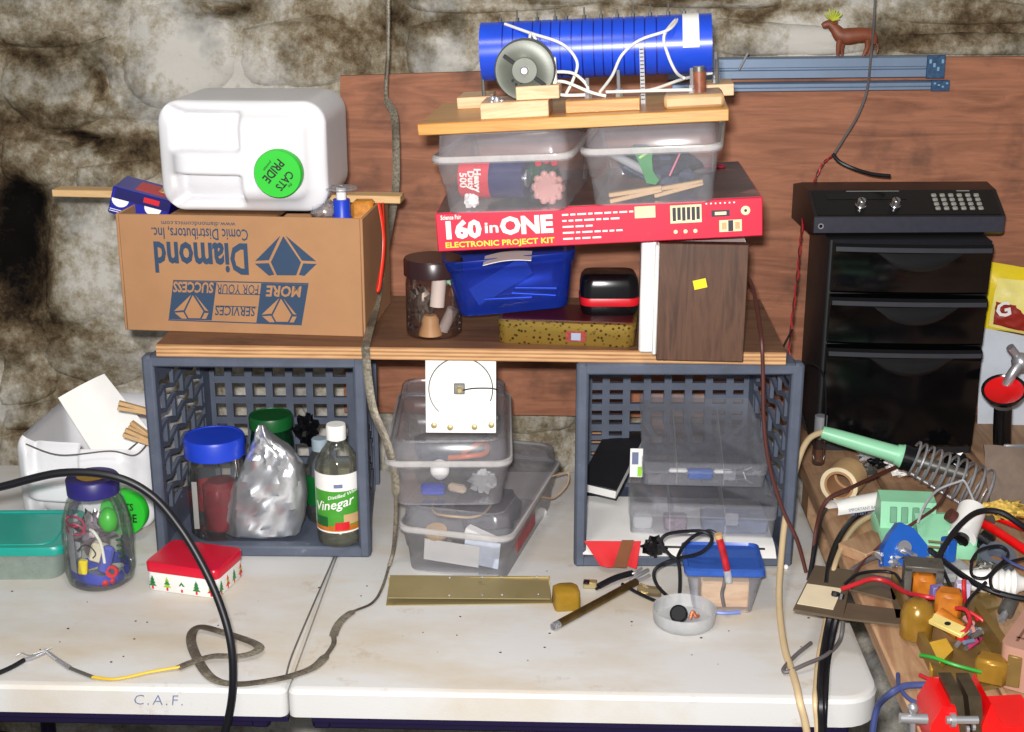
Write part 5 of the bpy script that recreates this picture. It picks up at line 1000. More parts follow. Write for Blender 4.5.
def pieces(name, label, cat, segs, mat): m = M(); [m.tube([Z(x, y, T0 + z) for x, y, z in sg[0]], sg[1], 8, 3) for sg in segs]; return tag(m.build(name, mat), label, cat)
pieces('black_probe', 'black clip lead ending beside the diagonal brass tube', 'clip', [([(599, 586, .006), (615, 578, .009), (632, 573, .008)], .0048), ([(596, 589, .004), (606, 584, .005)], .0022)], BLACKCORD)
pieces('chrome_clip', 'shiny chrome alligator clip behind the black clip lead', 'clip', [([(630, 580, .006), (640, 574, .012), (648, 570, .012)], .003), ([(630, 582, .004), (642, 579, .005), (650, 575, .008)], .0025), ([(622, 576, .004), (634, 573, .010), (642, 568, .014)], .0016)], STEEL)
pieces('clear_plug', 'cloudy tan plug lying right of the chrome clip', 'plug', [([(640, 588, .008), (650, 591, .0085), (661, 592, .009)], .008)], clear('tan_plug', (190, 175, 140), .5, (150, 135, 105), .6))
o = thing('switch_part', 'small brass and black switch part lying right of the amber block', 'component', Z(590, 587, T0 + .0006), math.radians(-5)); M().box((0, 0, .005), (.020, .012, .010), .001).build('body', BRASS, o); M().box((-.005, -.003, .009), (.009, .010, .004), .001).build('slot', BLACKPL, o)
a_, b_ = Z(694, 612, T0 + .0006), Z(752, 612, T0 + .0006); bx2 = thing('lunch_tub', 'small clear tub with a blue lid standing before the right crate', 'container', (a_ + b_) / 2 + Vector((0, .036, 0)), math.radians(-1)); w_ = (b_ - a_).length; hh = Y(720, 571, a_.y).z - T0
q = lambda s, z, e=0: rr(w_ * s + e, .072 * s + e, .010, z)
M().loft([q(1.0, .001), q(1.02, 0), q(1.3, hh)], True, False).build('tub', CLEAR, bx2); M().loft([q(1.32, hh - .005), q(1.38, hh - .003), q(1.36, hh + .004), q(1.25, hh + .006), q(1.2, hh + .002), q(.5, hh + .002)], False, True).build('lid', clear('blue_lid_clear', (140, 175, 240), .7, (62, 105, 200), .6, .25), bx2)
o = M().box((0, 0, .02), (w_ * .82, .05, .040), .002).build('wood_offcut', BLOCKW, None, bx2.location + Vector((.003, -.002, .002))); tag(o, 'pale wood offcut inside the small blue lidded tub', 'wood')
o = M().at(bx2.location + Vector((-.010, 0, .047)), rx=PI / 2).lathe([(.007, -.012), (.007, .012)], 12).build('green_resistor', pm('teal_part', (60, 130, 110), .5)); tag(o, 'small green cylinder on the wood inside the blue lidded tub', 'part')
dsh = thing('round_dish', 'round shallow clear dish with small parts on the table front', 'dish', Z(684, 622, T0 + .0006)); M().lathe([(.040, 0), (.0425, .003), (.0445, .022), (.043, .022), (.041, .004), (.001, .003)], 40, True, False).build('dish', FROST, dsh)
o = M().at(dsh.location + Vector((-.008, -.004, .014)), rx=.9, ry=-.2).lathe([(.011, -.007), (.0125, -.004), (.0125, .004), (.010, .0065), (.001, .0065)], 22).build('black_stopper', BLACKPL); tag(o, 'round black stopper lying in the clear dish', 'stopper')
o = M().tube([dsh.location + Vector(v) for v in ((.008, -.004, .007), (.012, .002, .015), (.016, -.002, .010), (.02, .004, .008))], .0026, 8, 4).build('copper_bit', pm('copper', (205, 120, 85), .35, .7)); tag(o, 'curled copper bit beside the black stopper in the dish', 'wire')
pc = [(620, 586, 1.80), (645, 598, 1.77), (668, 602, 1.76), (657, 580, 1.79), (658, 566, 1.81), (670, 557, 1.83), (690, 551, 1.84), (712, 543, 1.85), (718, 535, 1.85)]
m = M(); m.tube([Z(622, 584, T0 + .006), Z(640, 594, T0 + .004), Z(662, 603, T0 + .004), Z(680, 604, T0 + .004)], .0026, 8, 6); m.tube([Z(672, 600, T0 + .003), Y(657, 585, 1.82), Y(655, 570, 1.82), Y(672, 560, 1.83), Y(700, 553, 1.80), Y(712, 540, 1.79), Y(705, 532, 1.79), Y(690, 531, 1.80), Y(668, 534, 1.82), Y(661, 542, 1.82), Y(669, 554, 1.82), Y(678, 562, 1.82), Y(680, 580, 1.82), Z(679, 602, T0 + .003)], .0026, 8, 8); m.tube([Y(678, 556, 1.83), Y(684, 545, 1.82), Y(696, 535, 1.80), Y(710, 531, 1.79), Y(718, 536, 1.785), Y(721, 541, 1.785)], .0026, 8, 8)
tag(m.build('lead_loop', BLACKCORD), 'looped thin black leads in front of the blue lidded tub', 'wire')
fz = thing('fuse_holder', 'clear fuse holder with red insulation lying over the blue lid', 'connector', Y(724, 560, 1.775)); f = lambda x, y, d=0: Y(x, y, 1.775 + d) - fz.location
M().tube([f(719, 538), f(723, 552), f(727, 570)], .0050, 12, 4).build('sleeve', pm('red_sleeve', (176, 30, 44), .35, var=.3, scale=90), fz); M().tube([f(727, 570), f(729, 582)], .0052, 12, 1).build('tip', FROST, fz); M().tube([f(718, 534), f(719, 538)], .0056, 12, 1).build('collar', TAN, fz); M().tube([f(726, 568, .01), f(724, 585, .006), f(722, 594, -.004), f(724, 606, -.008)], .0026, 8, 4).build('lead', GREYWIRE, fz)
pieces('blue_pen', 'short blue pen lying under the small blue lidded tub front', 'pen', [([(712, 612, .0028), (726, 613, .0028), (740, 612, .0028)], .0028)], pm('pen_blue', (110, 130, 190), .4))
o = M().sphere(Z(786, 567, T0 + .0042), .004, 12).build('white_bead', WHITE); tag(o, 'tiny white bead on the table right of the crate', 'bead')
for k, (x, y) in enumerate(((399, 622), (546, 624), (450, 648), (497, 655), (541, 622), (622, 650), (338, 676), (684, 642), (38, 590), (96, 648), (742, 636))):
    if k not in (0,): continue
def crumb(): 
    m = M(); random.seed(3)
    for i in range(55):
        x, y = random.uniform(-1.0, .38), random.uniform(YF + .05, YF + .38); m.sphere((x, y, T0 + .0006), random.uniform(.0005, .0017), 6, (1.3, 1, .5))
    return m
o = crumb().build('crumbs', pm('crumb_brown', (74, 58, 46), .9), kind='stuff'); tag(o, 'small dark crumbs of dirt scattered over the white table', 'dirt')
o = M().at(Z(508, 530, T0 + .004) + Vector((.035, .04, 0)), rz=-.5).cyl((0, -.03, 0), (0, .04, 0), .008, n=14).build('red_end_tube', WHITE); tag(o, 'white tube with its end beside the lowest shoe box and right crate', 'tube')
# ------------------------------------------------------------ soldering stand and iron on the workbench
TZ = TB + .0006
def rel(o): return lambda x, y, d: Y(x, y, d) - o.location
def relz(o): return lambda x, y, h=0: Z(x, y, TB + h) - o.location
a_, b_ = Z(882, 556, TZ), Z(978, 560, TZ); e_ = (b_ - a_); yaw = math.atan2(e_.y, e_.x); sw = e_.length
std = thing('soldering_stand', 'pale green soldering iron stand with a steel spring holder on the workbench', 'stand', a_, yaw)
M().loft([rr(sw, .125, .01, z, 4, sw / 2, .0625) for z in (0, .016)] + [rr(sw - .006, .119, .01, .02, 4, sw / 2, .0625)]).build('base', GREENPL, std)
m = M(); bd = .045; y0 = .055
m.loft([[(x, y, z) for y, z in ((y0, .019), (y0 + .01, .058), (y0 + bd, .062), (y0 + .06, .019))] for x in (.004, sw * .62)]); m.build('sponge_tray', GREENPL, std)
m = M()
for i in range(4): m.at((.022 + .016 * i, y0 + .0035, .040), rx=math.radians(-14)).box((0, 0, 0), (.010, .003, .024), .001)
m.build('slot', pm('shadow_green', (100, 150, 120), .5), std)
m = M().loft([[(x, y, z) for y, z in ((.005, .019), (.005, .030), (y0 - .006, .048), (y0 - .004, .019))] for x in (.05, sw * .98)]); m.build('front_slope', GREENPL, std)
A = lp(std, Y(912, 457, 2.04)); B = lp(std, Y(990, 494, 2.01)); ax = (B - A); Ls = ax.length; q_ = ax.to_track_quat('Z', 'Y').to_matrix().to_4x4(); q_ = Matrix.Translation(A) @ q_
m = M(); turns = 10; m.tube([q_ @ Vector(((.026 + .010 * t) * math.cos(2 * PI * turns * t), (.026 + .010 * t) * math.sin(2 * PI * turns * t), Ls * (t ** 1.15))) for t in [i / 180 for i in range(181)]], .0020, 6, 1); m.build('spring', STEEL, std)
M().tube([A + Vector((0, .004, -.028)), A + (B - A) * .5 + Vector((0, .004, -.036)), B + Vector((-.004, 0, -.040)), Vector((B.x - .012, .09, .018))], .0026, 8, 6).build('spring_arm', STEEL, std)
irn = thing('soldering_iron', 'soldering iron with a pale green handle resting in the spring holder', 'iron', Y(862, 445, 2.05)); f = rel(irn)
P0, P1 = f(822, 432, 2.07), f(902, 456, 2.045); d_ = (P1 - P0).normalized()
M().tube([P0, P0 + d_ * .03, P1 - d_ * .012, P1 - d_ * .010, P1], lambda t: .0095 + .0085 * t if t < .97 else .019, 20, 3).build('handle', GREENPL, irn)
M().cyl(P1, P1 + d_ * .006, .022, n=24).build('flange', BLACKPL, irn); M().cyl(P1 + d_ * .006, P1 + d_ * .018, .021, n=24).build('collar', BLACKPL, irn); M().cyl(P1 + d_ * .018, P1 + d_ * .10, .009, n=16).build('barrel', DULL, irn)
M().tube([P0, f(808, 440, 2.05), f(797, 465, 2.01), f(786, 515, 1.95), f(781, 560, 1.88), f(779, 600, 1.80), Z(784, 645, T0 + .006) - irn.location, Z(793, 674, T0 + .006) - irn.location, Z(797, 688, T0 + .0055) - irn.location, f(800, 703, 1.554), f(805, 722, 1.55), f(810, 752, 1.55)], .0048, 10, 8).build('cord', CREAMWIRE, irn)
vl = thing('metal_cap_vial', 'clear glass vial with a grey metal cap standing before the black cabinet', 'vial', Z(818, 464, TZ)); vh = Y(818, 416, vl.location.y).z - TB
M().lathe([(.009, 0), (.011, .003), (.011, vh * .62)], 18, True, False).build('glass', DARKJAR, vl); M().lathe([(.0105, vh * .55), (.0105, vh)], 18).build('cap', pm('grey_metal_cap', (150, 152, 156), .4, .3), vl)
tr = thing('tape_roll', 'tan tape roll lying on its side at the workbench edge', 'tape', Z(843, 498, TZ) + Vector((0, 0, .031)), math.radians(-28)); tr.rotation_euler.x = 0
m = M().at((0, 0, 0), rx=PI / 2); m.lathe([(.022, -.022), (.030, -.022), (.030, .028), (.022, .028)], 36, False, False); m.build('tape', TAN, tr)
m = M().at((0, 0, 0), rx=PI / 2); m.lathe([(.0195, -.0225), (.0232, -.0225), (.0232, .0285), (.0195, .0285)], 36, False, False); m.build('core', CARD, tr)
m = M().at((0, 0, 0), rx=PI / 2); m.lathe([(.0235, .0284), (.0298, .0284), (.0298, .0288), (.0235, .0288)], 36, False, False); m.build('side', pm('cream_tape', (222, 205, 170), .5), tr)
pr = thing('paper_roll', 'curled white paper with faint print on the workbench below the tape roll', 'paper', Z(855, 514, TZ), math.radians(18))
M().sheet(lambda u, v: (-.042 + .084 * u, .022 * math.cos(PI * (.05 + 1.05 * v)), .002 + .026 * math.sin(PI * (.02 + .86 * v)) * (1 + .25 * u)), 10, 14, .0007).build('sheet', WHITE, pr)
for s, x, z in (('IMPORTANT BATTERY', -.026, .019), ('BATTERY INFORMATION', -.022, .011)): text(s, .0065, PENCIL, pr, (x, -.0245, z), rx=1.2, ext=.0001)
# ------------------------------------------------------------ cords and wires on the right
def cord(name, label, pts, r, mat, sub=7): return tag(M().tube(pts, r, 8, sub).build(name, mat), label, 'wire')
Tt = lambda x, y, h=.004: Z(x, y, T0 + h)
Bt = lambda x, y, h=.003: Z(x, y, TB + h)
cord('brown_cable', 'brown cord hanging over the shelf end down the right crate front', [Y(738, 268, 2.10), Y(752, 285, 2.05), Y(760, 330, 1.955), Y(762, 346, 1.932), Y(763, 375, 1.93), Y(764, 425, 1.928), Y(770, 468, 1.928), Y(783, 510, 1.925), Y(797, 540, 1.92), Tt(806, 572)], .0030, REDBROWN)
cord('black_lead', 'thin black lead hanging beside the right side of the right crate', [Y(792, 330, 2.06), Y(780, 362, 1.99), Y(797, 400, 2.0), Y(806, 430, 2.02)], .0018, BLACKCORD)
cord('black_lead', 'thin black lead looping left of the cabinet above the glass vial', [Y(797, 365, 2.14), Y(808, 362, 2.16), Y(822, 372, 2.18), Y(826, 400, 2.19), Y(824, 440, 2.21)], .0016, BLACKCORD)
cord('copper_lead', 'dark copper coloured lead from the iron flange over the tape roll to the bench edge', [Bt(908, 462, .035), Bt(880, 474, .035), Bt(850, 488, .045), Bt(832, 496, .045), Bt(822, 508, .03), Bt(816, 530, .012), Tt(812, 560, .03), Tt(808, 580, .006)], lambda t: .0034 - .0008 * t, REDBROWN)
cord('black_cable', 'black cord running from under the tape roll down to the table corner gap', [Bt(850, 493, .004), Bt(832, 502, .004), Bt(822, 515, .004), Bt(817, 535, .0), Tt(812, 565, .03), Tt(809, 590, .005)], .0036, BLACKCORD)
cord('black_cable', 'thick black cord curving over the workbench edge beside the cream cord', [Bt(872, 508, .004), Bt(852, 520, .006), Bt(838, 540, .006), Bt(829, 565, .004), Bt(826, 585, .004)], .0044, BLACKCORD)
cord('cream_cable', 'cream cord arching beside the thick black cord on the workbench', [Bt(880, 512, .004), Bt(858, 524, .008), Bt(843, 545, .008), Bt(833, 572, .004), Tt(828, 610, .02), Tt(819, 655), Tt(816, 684), Y(815, 702, 1.553), Y(817, 725, 1.549), Y(818, 752, 1.549)], .0038, CREAMWIRE)
cord('black_cable_pair', 'pair of thick dark cables hanging over the front of the white table', [Bt(836, 592, .012), Tt(829, 625, .03), Tt(823, 660, .007), Tt(821, 684, .007), Y(821, 704, 1.551), Y(822, 726, 1.547), Y(822, 752, 1.547)], .0058, BLACKCORD)
cord('black_cable', 'single dark cable close beside the hanging cable pair', [Bt(842, 594, .012), Tt(834, 630, .03), Tt(828, 660, .007), Tt(826, 684, .007), Y(825, 704, 1.551), Y(824, 726, 1.547), Y(824, 752, 1.547)], .0040, BLACKCORD)
cord('grey_brown_cable', 'grey brown cord looping out over the table front from under the metal plate', [Tt(843, 618, .04), Tt(840, 640, .012), Tt(826, 655, .013), Tt(806, 664, .012), Tt(787, 672, .006), Tt(784, 668, .006), Tt(796, 655, .006), Tt(811, 643, .006)], .0028, GREYWIRE)
cord('dark_cable', 'dark cord curving down by the corner of the white table', [Bt(938, 685, .006), Bt(915, 685, .006), Bt(902, 687, .006), Bt(890, 694, .0), Y(878, 706, 1.50), Y(873, 730, 1.50), Y(873, 752, 1.50)], .0042, BLUEWIRE)
cord('blue_lead', 'blue grey lead lying on the plank in front of the vise', [Bt(898, 674), Bt(899, 686), Bt(908, 698), Bt(922, 706), Bt(926, 716)], .0026, BLUEWIRE)
cord('red_lead', 'long red wire running from the metal plate to the transformer', [Bt(842, 589, .018), Bt(856, 584, .020), Bt(872, 579, .022), Bt(888, 582, .022), Bt(905, 592, .03), Bt(922, 596, .045), Bt(934, 598, .045)], .0032, REDWIRE)
cord('black_lead', 'thin black lead above the long red wire on the metal plate', [Bt(845, 584, .02), Bt(858, 574, .022), Bt(880, 571, .022), Bt(895, 574, .022), Bt(902, 584, .03)], .0022, BLACKCORD)
cord('grey_brown_lead', 'grey brown lead running from the green stand down to the metal plate', [Bt(950, 485, .05), Bt(938, 505, .055), Bt(918, 520, .05), Bt(890, 538, .03), Bt(870, 555, .012), Bt(856, 572, .008), Bt(850, 590, .014)], .0022, REDBROWN)
cord('white_loop', 'pale grey wire loop resting on the green stand', [Bt(918, 522, .06), Bt(925, 505, .07), Bt(938, 490, .07), Bt(958, 482, .07), Bt(965, 482, .07), Bt(974, 502, .06)], .0018, pm('pale_wire', (190, 190, 195), .4))
cord('black_cable', 'thick black cable arching over the blue dial part and white motor', [Bt(935, 565, .03), Bt(945, 545, .05), Bt(960, 525, .065), Bt(978, 512, .07), Bt(1000, 512, .07), Bt(1020, 524, .06), Bt(1040, 540, .05)], .0042, BLACKCORD)
cord('black_cable', 'black cable running from the blue part to the right edge below the white plug', [Bt(930, 550, .035), Bt(945, 562, .04), Bt(965, 577, .04), Bt(985, 588, .04), Bt(1010, 596, .035), Bt(1045, 602, .03)], .0040, BLACKCORD)
cord('black_lead', 'round loop of black lead in front of the white plug', [Bt(972, 560, .05), Bt(972, 575, .045), Bt(985, 578, .045), Bt(996, 568, .05), Bt(1008, 555, .05), Bt(1000, 546, .055), Bt(980, 550, .055), Bt(971, 562, .05)], .0022, BLACKCORD)
cord('black_lead', 'black lead curling right of the white plug', [Bt(1040, 556, .05), Bt(1010, 562, .05), Bt(992, 575, .05), Bt(992, 588, .045), Bt(1000, 592, .04)], .0022, BLACKCORD)
cord('blue_lead', 'slim blue lead crossing the right edge above the white plug', [Bt(1002, 556, .055), Bt(1014, 564, .055), Bt(1040, 575, .05)], .0020, BLUEWIRE)
cord('black_lead', 'short black lead forking down beside the red chassis wire', [Bt(986, 582, .05), Bt(974, 594, .04), Bt(966, 606, .035), Bt(970, 622, .03), Bt(978, 640, .02)], .0022, BLACKCORD)
cord('dark_lead', 'dark lead rising from the chassis to the blue connector', [Bt(952, 590, .03), Bt(944, 572, .04), Bt(936, 556, .045)], .0026, BLACKMATT)
cord('red_lead', 'upright red wire standing behind the chassis', [Bt(965, 602, .03), Bt(964, 590, .05), Bt(964, 580, .06)], .0030, REDWIRE)
cord('red_lead', 'red wire loop curling round the right side of the chassis', [Bt(956, 608, .045), Bt(966, 610, .05), Bt(970, 620, .045), Bt(966, 630, .04), Bt(958, 634, .035)], .0026, REDWIRE)
cord('red_lead', 'red wire running from the chassis to the tan box', [Bt(970, 612, .035), Bt(982, 620, .03), Bt(992, 630, .02), Bt(1000, 634, .02)], .0024, REDWIRE)
cord('green_wire', 'short green wire lying across the chassis before the vise', [Bt(920, 655, .03), Bt(935, 658, .036), Bt(955, 665, .036), Bt(981, 672, .03)], .0022, GREENWIRE)
cord('red_lead', 'short red wire poking out left of the vise jaws', [Bt(920, 675, .012), Bt(930, 679, .016), Bt(942, 678, .02)], .0026, REDWIRE)
cord('red_lead', 'thin red wire lying by the brown pouch bottom', [Bt(992, 508, .02), Bt(1005, 511, .02), Bt(1020, 509, .02)], .0020, REDWIRE)
cord('dark_cable', 'textured grey cord running from the metal plate to the blue dial part', [Bt(852, 570, .006), Bt(868, 560, .008), Bt(885, 555, .012), Bt(900, 552, .016)], .0036, GREYWIRE)
# ------------------------------------------------------------ metal plate, blue parts, motor
PLATE = pm('bronze_plate', (112, 96, 78), .45, .4, var=.12, dirt=(84, 68, 52), dscale=26)
pl = thing('metal_plate', 'bronze coloured metal plate with a square window and cream label overhanging the table', 'plate', Z(850, 595, TB + .004)); f = lambda x, y, h=.004: Z(x, y, TB + h) - pl.location
m = M()
for quad in (((815, 567), (852, 572), (843, 620), (793, 611)), ((852, 572), (902, 582), (895, 602), (850, 591)), ((847, 605), (905, 612), (912, 628), (843, 620)), ((890, 590), (902, 590), (908, 620), (896, 620))):
    pts = [f(*q) for q in quad]; m.loft([[p_ + Vector((0, 0, dz_)) for p_ in pts] for dz_ in (0, .003)])
m.build('plate', PLATE, pl); pts = [f(*q) for q in ((807, 586), (842, 591), (833, 612), (797, 606))]; M().loft([[p_ + Vector((0, 0, dz_)) for p_ in pts] for dz_ in (.0032, .0038)]).build('label', pm('cream_label', (228, 212, 180), .6, var=.06), pl)
bd_ = thing('blue_dial_part', 'bright blue plastic part with a steel shaft lying against the green stand', 'component', Z(908, 572, TZ) + Vector((0, .02, .006)), math.radians(12), rx=math.radians(-28))
m = M(); m.prism([(-.036, -.004), (.030, -.006), (.036, .016), (.016, .046), (-.004, .056), (-.020, .040), (-.034, .020)], -.009, .009); m.build('body', BLUEPL, bd_, sharp=30); M().cyl((-.004, -.010, .018), (-.008, -.052, .006), .0036, n=12).build('shaft', STEEL, bd_); M().at((-.004, -.009, .020), rx=PI / 2).lathe([(.010, 0), (.010, .006)], 18).build('bushing', STEEL, bd_)
bc_ = thing('blue_connector', 'small blue connector block with a row of brass pins on the workbench', 'connector', Z(948, 572, TZ) + Vector((0, .01, .03)), math.radians(15)); M().box((0, 0, 0), (.016, .02, .034), .002).build('body', BLUEPL, bc_); m = M()
for i in range(4): m.cyl((-.008, -.004, .013 - .008 * i), (-.034, -.004, .018 - .008 * i), .0016, n=8)
m.build('pin', BRASS, bc_)
o = M().at(Z(948, 578, TZ), rz=.25).box((0, .006, .007), (.07, .05, .014), .004).build('grey_tray', FROST); tag(o, 'grey translucent tray lying under the blue connector', 'tray')
mo = thing('white_motor', 'white cylindrical motor with a black end behind the blue connector', 'motor', Z(966, 560, TZ) + Vector((0, .03, .034)), 0); A_ = Vector((-.006, -.02, -.004)); B_ = Vector((.02, .03, .018))
M().cyl(A_, B_, .020, n=24).build('body', WHITE, mo); M().cyl(A_ + (A_ - B_) * .12, A_, .011, n=16).build('end_cap', BLACKPL, mo); m = M().cyl((.022, -.012, -.006), (.034, -.022, -.012), .014, n=18); m.build('gear', BLACKPL, mo); M().cyl((-.014, .0, .018), (-.022, .0, .024), .010, n=14).build('bracket', REDBROWN, mo)
pl_ = thing('pliers', 'red handled pliers with yellow speckles lying by the right edge', 'tool', Z(1005, 540, TB + .012)); f = relz(pl_)
for (p1_, p2_, p3_) in (((975, 520), (995, 530), (1040, 560)), ((985, 512), (1005, 520), (1045, 535))): M().tube([f(*p1_, .03), f(*p2_, .03), f(*p3_, .02)], .0065, 10, 5).build('handle', REDPAINT, pl_)
M().tube([f(992, 520, .035), f(980, 514, .035), f(972, 510, .032)], lambda t: .008 - .004 * t, 8, 4).build('jaw', DULL, pl_)
o = crumple((0, 0, 0), .024, (1.4, .8, .6), 3.7, amp=.4, f=4).build('yellow_bits', pm('yellow_speckle', (205, 170, 80), .5, var=.6, scale=160), None, Z(1000, 538, TZ) + Vector((0, 0, .045)), sharp=20); tag(o, 'yellowish printed scrap lying over the red handled pliers', 'scrap')
wp = thing('white_plug', 'white threaded plastic plug lying behind the tan box', 'plug', Z(996, 600, TZ) + Vector((0, .01, .022)), math.radians(-8)); m = M().at((0, 0, 0), ry=PI / 2); m.lathe([(.006, -.05), (.013, -.045), (.016, -.012), (.016, -.010)], 22, True, False); m.lathe([(.016, -.010)] + [(.0185 - .0035 * (k % 2), -.008 + .004 * k) for k in range(9)] + [(.012, .03), (.006, .045)], 22, False, True); m.build('body', WHITE, wp, sharp=60)
o = M().at(Z(1000, 572, TZ) + Vector((0, .02, .012)), rx=.3).lathe([(.014, -.008), (.026, -.008), (.026, .008), (.014, .008)], 26, False, False).build('grey_ring', pm('slate_ring', (92, 100, 112), .4)); tag(o, 'slate grey ring lying behind the white plug', 'ring')
# ------------------------------------------------------------ chassis with transformers
a_, b_ = Z(944, 700, TZ), Z(1012, 690, TZ); left = Z(890, 590, TZ)
ch = thing('radio_chassis', 'open brass coloured radio chassis crowded with coils and parts behind the vise', 'chassis', Z(945, 640, TZ), 0); f = relz(ch)
def slab(quad, z0, z1, mat, name): pts = [f(*q) for q in quad]; return M().loft([[Vector((p_.x, p_.y, z)) for p_ in pts] for z in (z0, z1)]).build(name, mat, ch)
OLIVE = pm('olive_brass', (142, 116, 66), .4, .5, var=.2, scale=20, dirt=(92, 70, 40), dscale=24)
slab(((892, 590), (985, 585), (1015, 685), (942, 700)), 0, .006, OLIVE, 'base_sheet')
slab(((890, 590), (895, 588), (946, 698), (940, 700)), .005, .022, OLIVE, 'side_wall'); slab(((972, 630), (978, 626), (1016, 680), (1009, 684)), .005, .034, OLIVE, 'side_wall')
def part(px, py, z, fn, mat, name, sharp=42): m = M(); p_ = f(px, py); m.at((p_.x, p_.y, z)); fn(m, Vector((p_.x, p_.y, z))); return m.build(name, mat, ch, sharp=sharp)
p_ = f(922, 604); t1 = M().at((p_.x, p_.y + .01, .006), rz=-.15); t1.box((-.020, 0, .024), (.010, .034, .048), .001); t1.box((.020, 0, .024), (.010, .034, .048), .001); t1.box((0, .0, .046), (.05, .034, .008), .001); t1 = t1.build('transformer', DULL, ch); M().at((p_.x, p_.y + .004, .006), rz=-.15).box((0, 0, .022), (.029, .042, .036), .006).build('winding', ORANGE, t1)
p_ = f(948, 622); t2 = M().at((p_.x, p_.y + .006, .006), rz=-.3).box((0, 0, .018), (.034, .03, .036), .005).build('coil', ORANGE, ch)
AMB = pm('amber_varnish', (150, 112, 40), .25, .3, var=.3, scale=30)
part(915, 640, .006, lambda m, p: m.lathe([(.020, 0), (.021, .03), (.017, .044), (.008, .05)], 24), AMB, 'can')
p_ = f(952, 645); M().cyl((p_.x - .016, p_.y + .02, .03), (p_.x + .008, p_.y - .004, .02), .012, n=18).build('coil', ORANGE, ch)
p_ = f(945, 652); tg_ = M().at((p_.x, p_.y, .036), rz=-.9, rx=.2).box((0, 0, 0), (.052, .018, .006), .001).build('terminal_tag', pm('tag_yellow', (222, 200, 120), .4), ch); M().at((p_.x, p_.y, .036), rz=-.9, rx=.2).lathe([(.004, .0030), (.004, .0034)], 12).build('tag_hole', BLACKPL, tg_)
slab(((925, 655), (945, 650), (952, 662), (930, 684)), .006, .016, pm('yellow_card', (215, 170, 60), .4), 'card')
p_ = f(960, 612); M().at((p_.x, p_.y, .03)).box((0, 0, 0), (.018, .014, .026), .001).build('white_block', pm('lavender_block', (190, 180, 205), .5), ch)
p_ = f(927, 606); M().at((p_.x + .006, p_.y - .02, .03), rz=.2).box((0, 0, 0), (.018, .012, .018), .001).build('clip', pm('violet_clip', (110, 100, 160), .4), ch)
random.seed(11)
for i in range(16):
    px, py = random.uniform(958, 988), random.uniform(638, 664); p_ = f(px, py); zz = random.uniform(.012, .03); d_ = Vector((random.uniform(-1, 1), random.uniform(-1, 1), random.uniform(-.4, .6))).normalized() * .008
    M().cyl(Vector((p_.x, p_.y, zz)) - d_, Vector((p_.x, p_.y, zz)) + d_, random.uniform(.0024, .0044), n=8).build('component', [CREAMP, DULL, REDPL, STEEL, pm('plum', (150, 40, 80), .4), pm('greyblue', (110, 120, 150), .4)][i % 6], ch)
p_ = f(992, 690); M().at((p_.x, p_.y + .01, .006), rz=-.4).box((0, 0, .016), (.036, .028, .032), .004).build('coil', AMB, ch); M().at((p_.x + .028, p_.y + .012, .006), rz=-.4).box((0, 0, .020), (.016, .036, .040), .001).build('transformer', OLIVE, ch)
slab(((946, 590), (985, 585), (1000, 612), (962, 622)), .005, .009, OLIVE, 'base_sheet')
o = thing('potentiometer', 'small chrome and grey control with a shaft lying right of the chassis', 'component', Z(1004, 622, TZ) + Vector((0, 0, .012)), .5); M().cyl((0, 0, 0), (.02, .01, .012), .010, n=16).build('body', DULL, o); M().cyl((-.012, -.006, -.004), (0, 0, 0), .005, n=12).build('shaft', STEEL, o)
tb_ = thing('tan_case', 'pinkish tan plastic case with a red lined opening at the right edge', 'case', Z(1048, 677, TZ), math.radians(-32)); m = M()
m.loft([rr(.09, .11, .012, 0), rr(.094, .114, .012, .05), rr(.094, .114, .012, .056)]); m.build('shell', PINKTAN, tb_); M().box((.0, .012, .0562), (.05, .05, .001), .0002).build('opening', BLACKPL, tb_); M().box((.012, .014, .0566), (.026, .03, .003), .001).build('lining', REDPAINT, tb_); m = M(); m.box((0, -.03, .0563), (.07, .004, .001)); m.box((-.032, 0, .0563), (.003, .08, .001)); m.build('groove', pm('brown_groove', (120, 80, 70), .6), tb_)
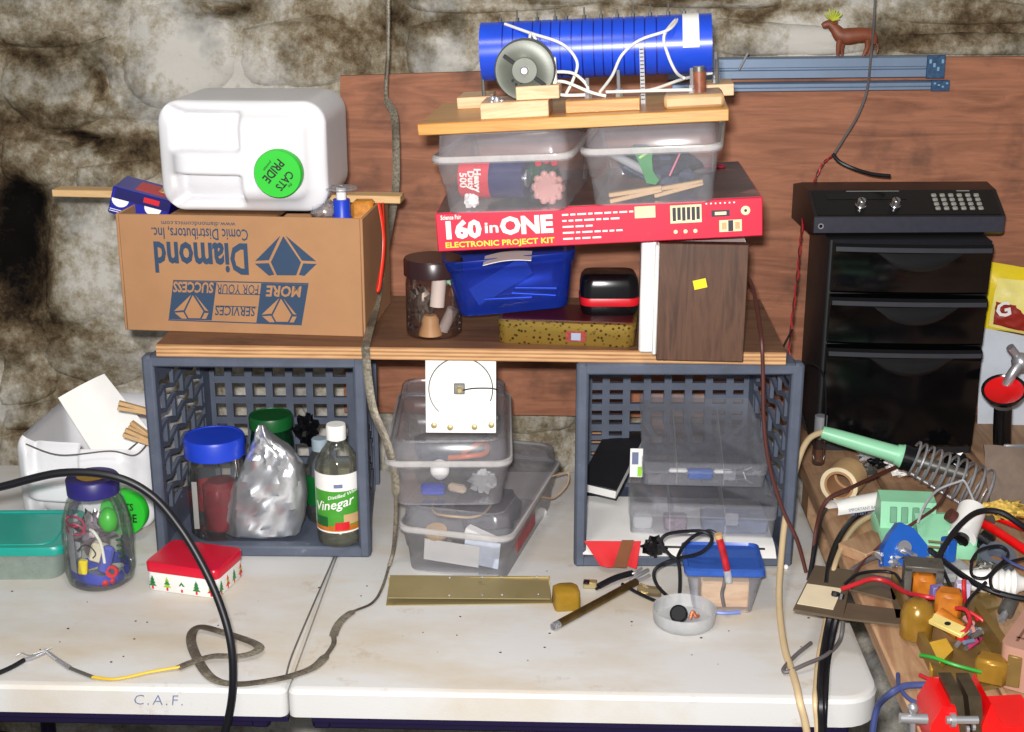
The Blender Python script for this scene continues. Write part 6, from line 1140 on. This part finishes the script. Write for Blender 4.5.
# brown pouch, odds and ends behind the stand
po = thing('brown_pouch', 'taupe cloth pouch standing at the right behind the soldering stand', 'pouch', Z(1018, 514, TZ)); f = rel(po); yy_ = po.location.y
cs_ = [f(983, 446, yy_ + .05), f(1060, 452, yy_ + .04), f(1066, 514, yy_), f(990, 512, yy_)]
M().sheet(lambda u, v: (cs_[0] * (1 - u) + cs_[1] * u) * (1 - v) + (cs_[3] * (1 - u) + cs_[2] * u) * v + Vector((0, -.012 * math.sin(PI * u) * math.sin(PI * v) + .006 * noise.noise((u * 4, v * 4, 6)), 0)), 14, 10, .006).build('cloth', pm('taupe_cloth', (116, 100, 88), .85, var=.12, scale=60, bump=.3, bscale=500), po)
M().box(tuple(f(1016, 448, yy_ + .055)), (.04, .006, .012), .002).build('buckle', STEEL, po)
random.seed(21)
for i, (px, py, mat, lb_) in enumerate(((876, 470, BLACKPL, 'dark plastic piece behind the tape roll'), (892, 468, WHITE, 'white star shaped scrap behind the iron cord'), (866, 478, DULL, 'dull metal scrap right of the tape roll'), (900, 477, WHITE, 'white crinkled scrap at the back of the green stand'), (868, 462, FROST, 'pale scrap below the green iron handle'), (955, 468, BLACKPL, 'black plastic piece under the spring holder'), (985, 575, DULL, 'dull metal lump under the black lead loop'), (890, 566, STEEL, 'shiny crumpled metal bit beside the blue dial part'))):
    o = crumple((0, 0, 0), .013 + .003 * (i % 3), (1.3, .9, .7), 3.3 * i + 1, amp=.6, f=3.5).build('small_scrap', mat, None, Z(px, py, TZ) + Vector((0, 0, .011)), sharp=20); tag(o, lb_, 'scrap')
o = M().at(Z(868, 552, TZ), rz=.7).box((0, 0, .008), (.075, .05, .016), .001).build('wood_offcut', BENCHW); tag(o, 'rough wood offcut lying on the workbench under the black and cream cords', 'wood')
# ------------------------------------------------------------ red vise
vz = thing('bench_vise', 'red bench vise with dark steel jaws and chrome screw at the front of the bench', 'vise', Z(965, 742, TZ), math.radians(0)); f = lambda x, y, d=0: Y(x, y, vz.location.y + d) - vz.location
def jaw(pts, y0, y1, mat, name, bev=0):
    p_ = [f(*q) for q in pts]; zmin = .0
    return M().prism([(p.x, max(zmin, p.z)) for p in p_], y0, y1).build(name, mat, vz)
jaw([(924, 758), (926, 716), (938, 697), (951, 698), (956, 758)], -.02, .042, REDPAINT, 'fixed_jaw'); jaw([(976, 758), (977, 716), (986, 694), (992, 708), (998, 718), (1034, 716), (1040, 758)], -.02, .046, REDPAINT, 'moving_jaw')
DS = pm('jaw_steel', (92, 82, 64), .4, .7, var=.25, scale=60)
q0, q1, q2, q3 = f(947, 690, .0), f(960, 690, .0), f(965, 738, -.005), f(953, 738, -.005)
for dx in (0, .0195): M().loft([[p_ + Vector((dx, dy, 0)) for p_ in (q0, q1, q2, q3)] for dy in (-.012, .038)]).build('jaw_plate', DS, vz)
z_ = f(960, 720).z; M().cyl(f(946, 720, -.024), f(978, 720, -.024), .0045, n=14).build('screw', STEEL, vz); m = M().cyl(f(900, 718, -.024), f(927, 719, -.024), .0058, n=14); m.build('spindle', STEEL, vz); m = M(); m.cyl(f(913, 706, -.024), f(912, 750, -.024), .0036, n=10); m.sphere(f(913, 708, -.024), .006, 10); m.build('handle', STEEL, vz)
M().cyl(f(950, 720, -.024), f(955, 720, -.024), .008, n=14).build('collar', STEEL, vz); m = M(); m.cyl(f(966, 729, -.026), f(969, 729, -.026), .004, n=12); m.cyl(f(972, 727, -.022), f(975, 727, -.022), .004, n=12); m.build('bolt', STEEL, vz)
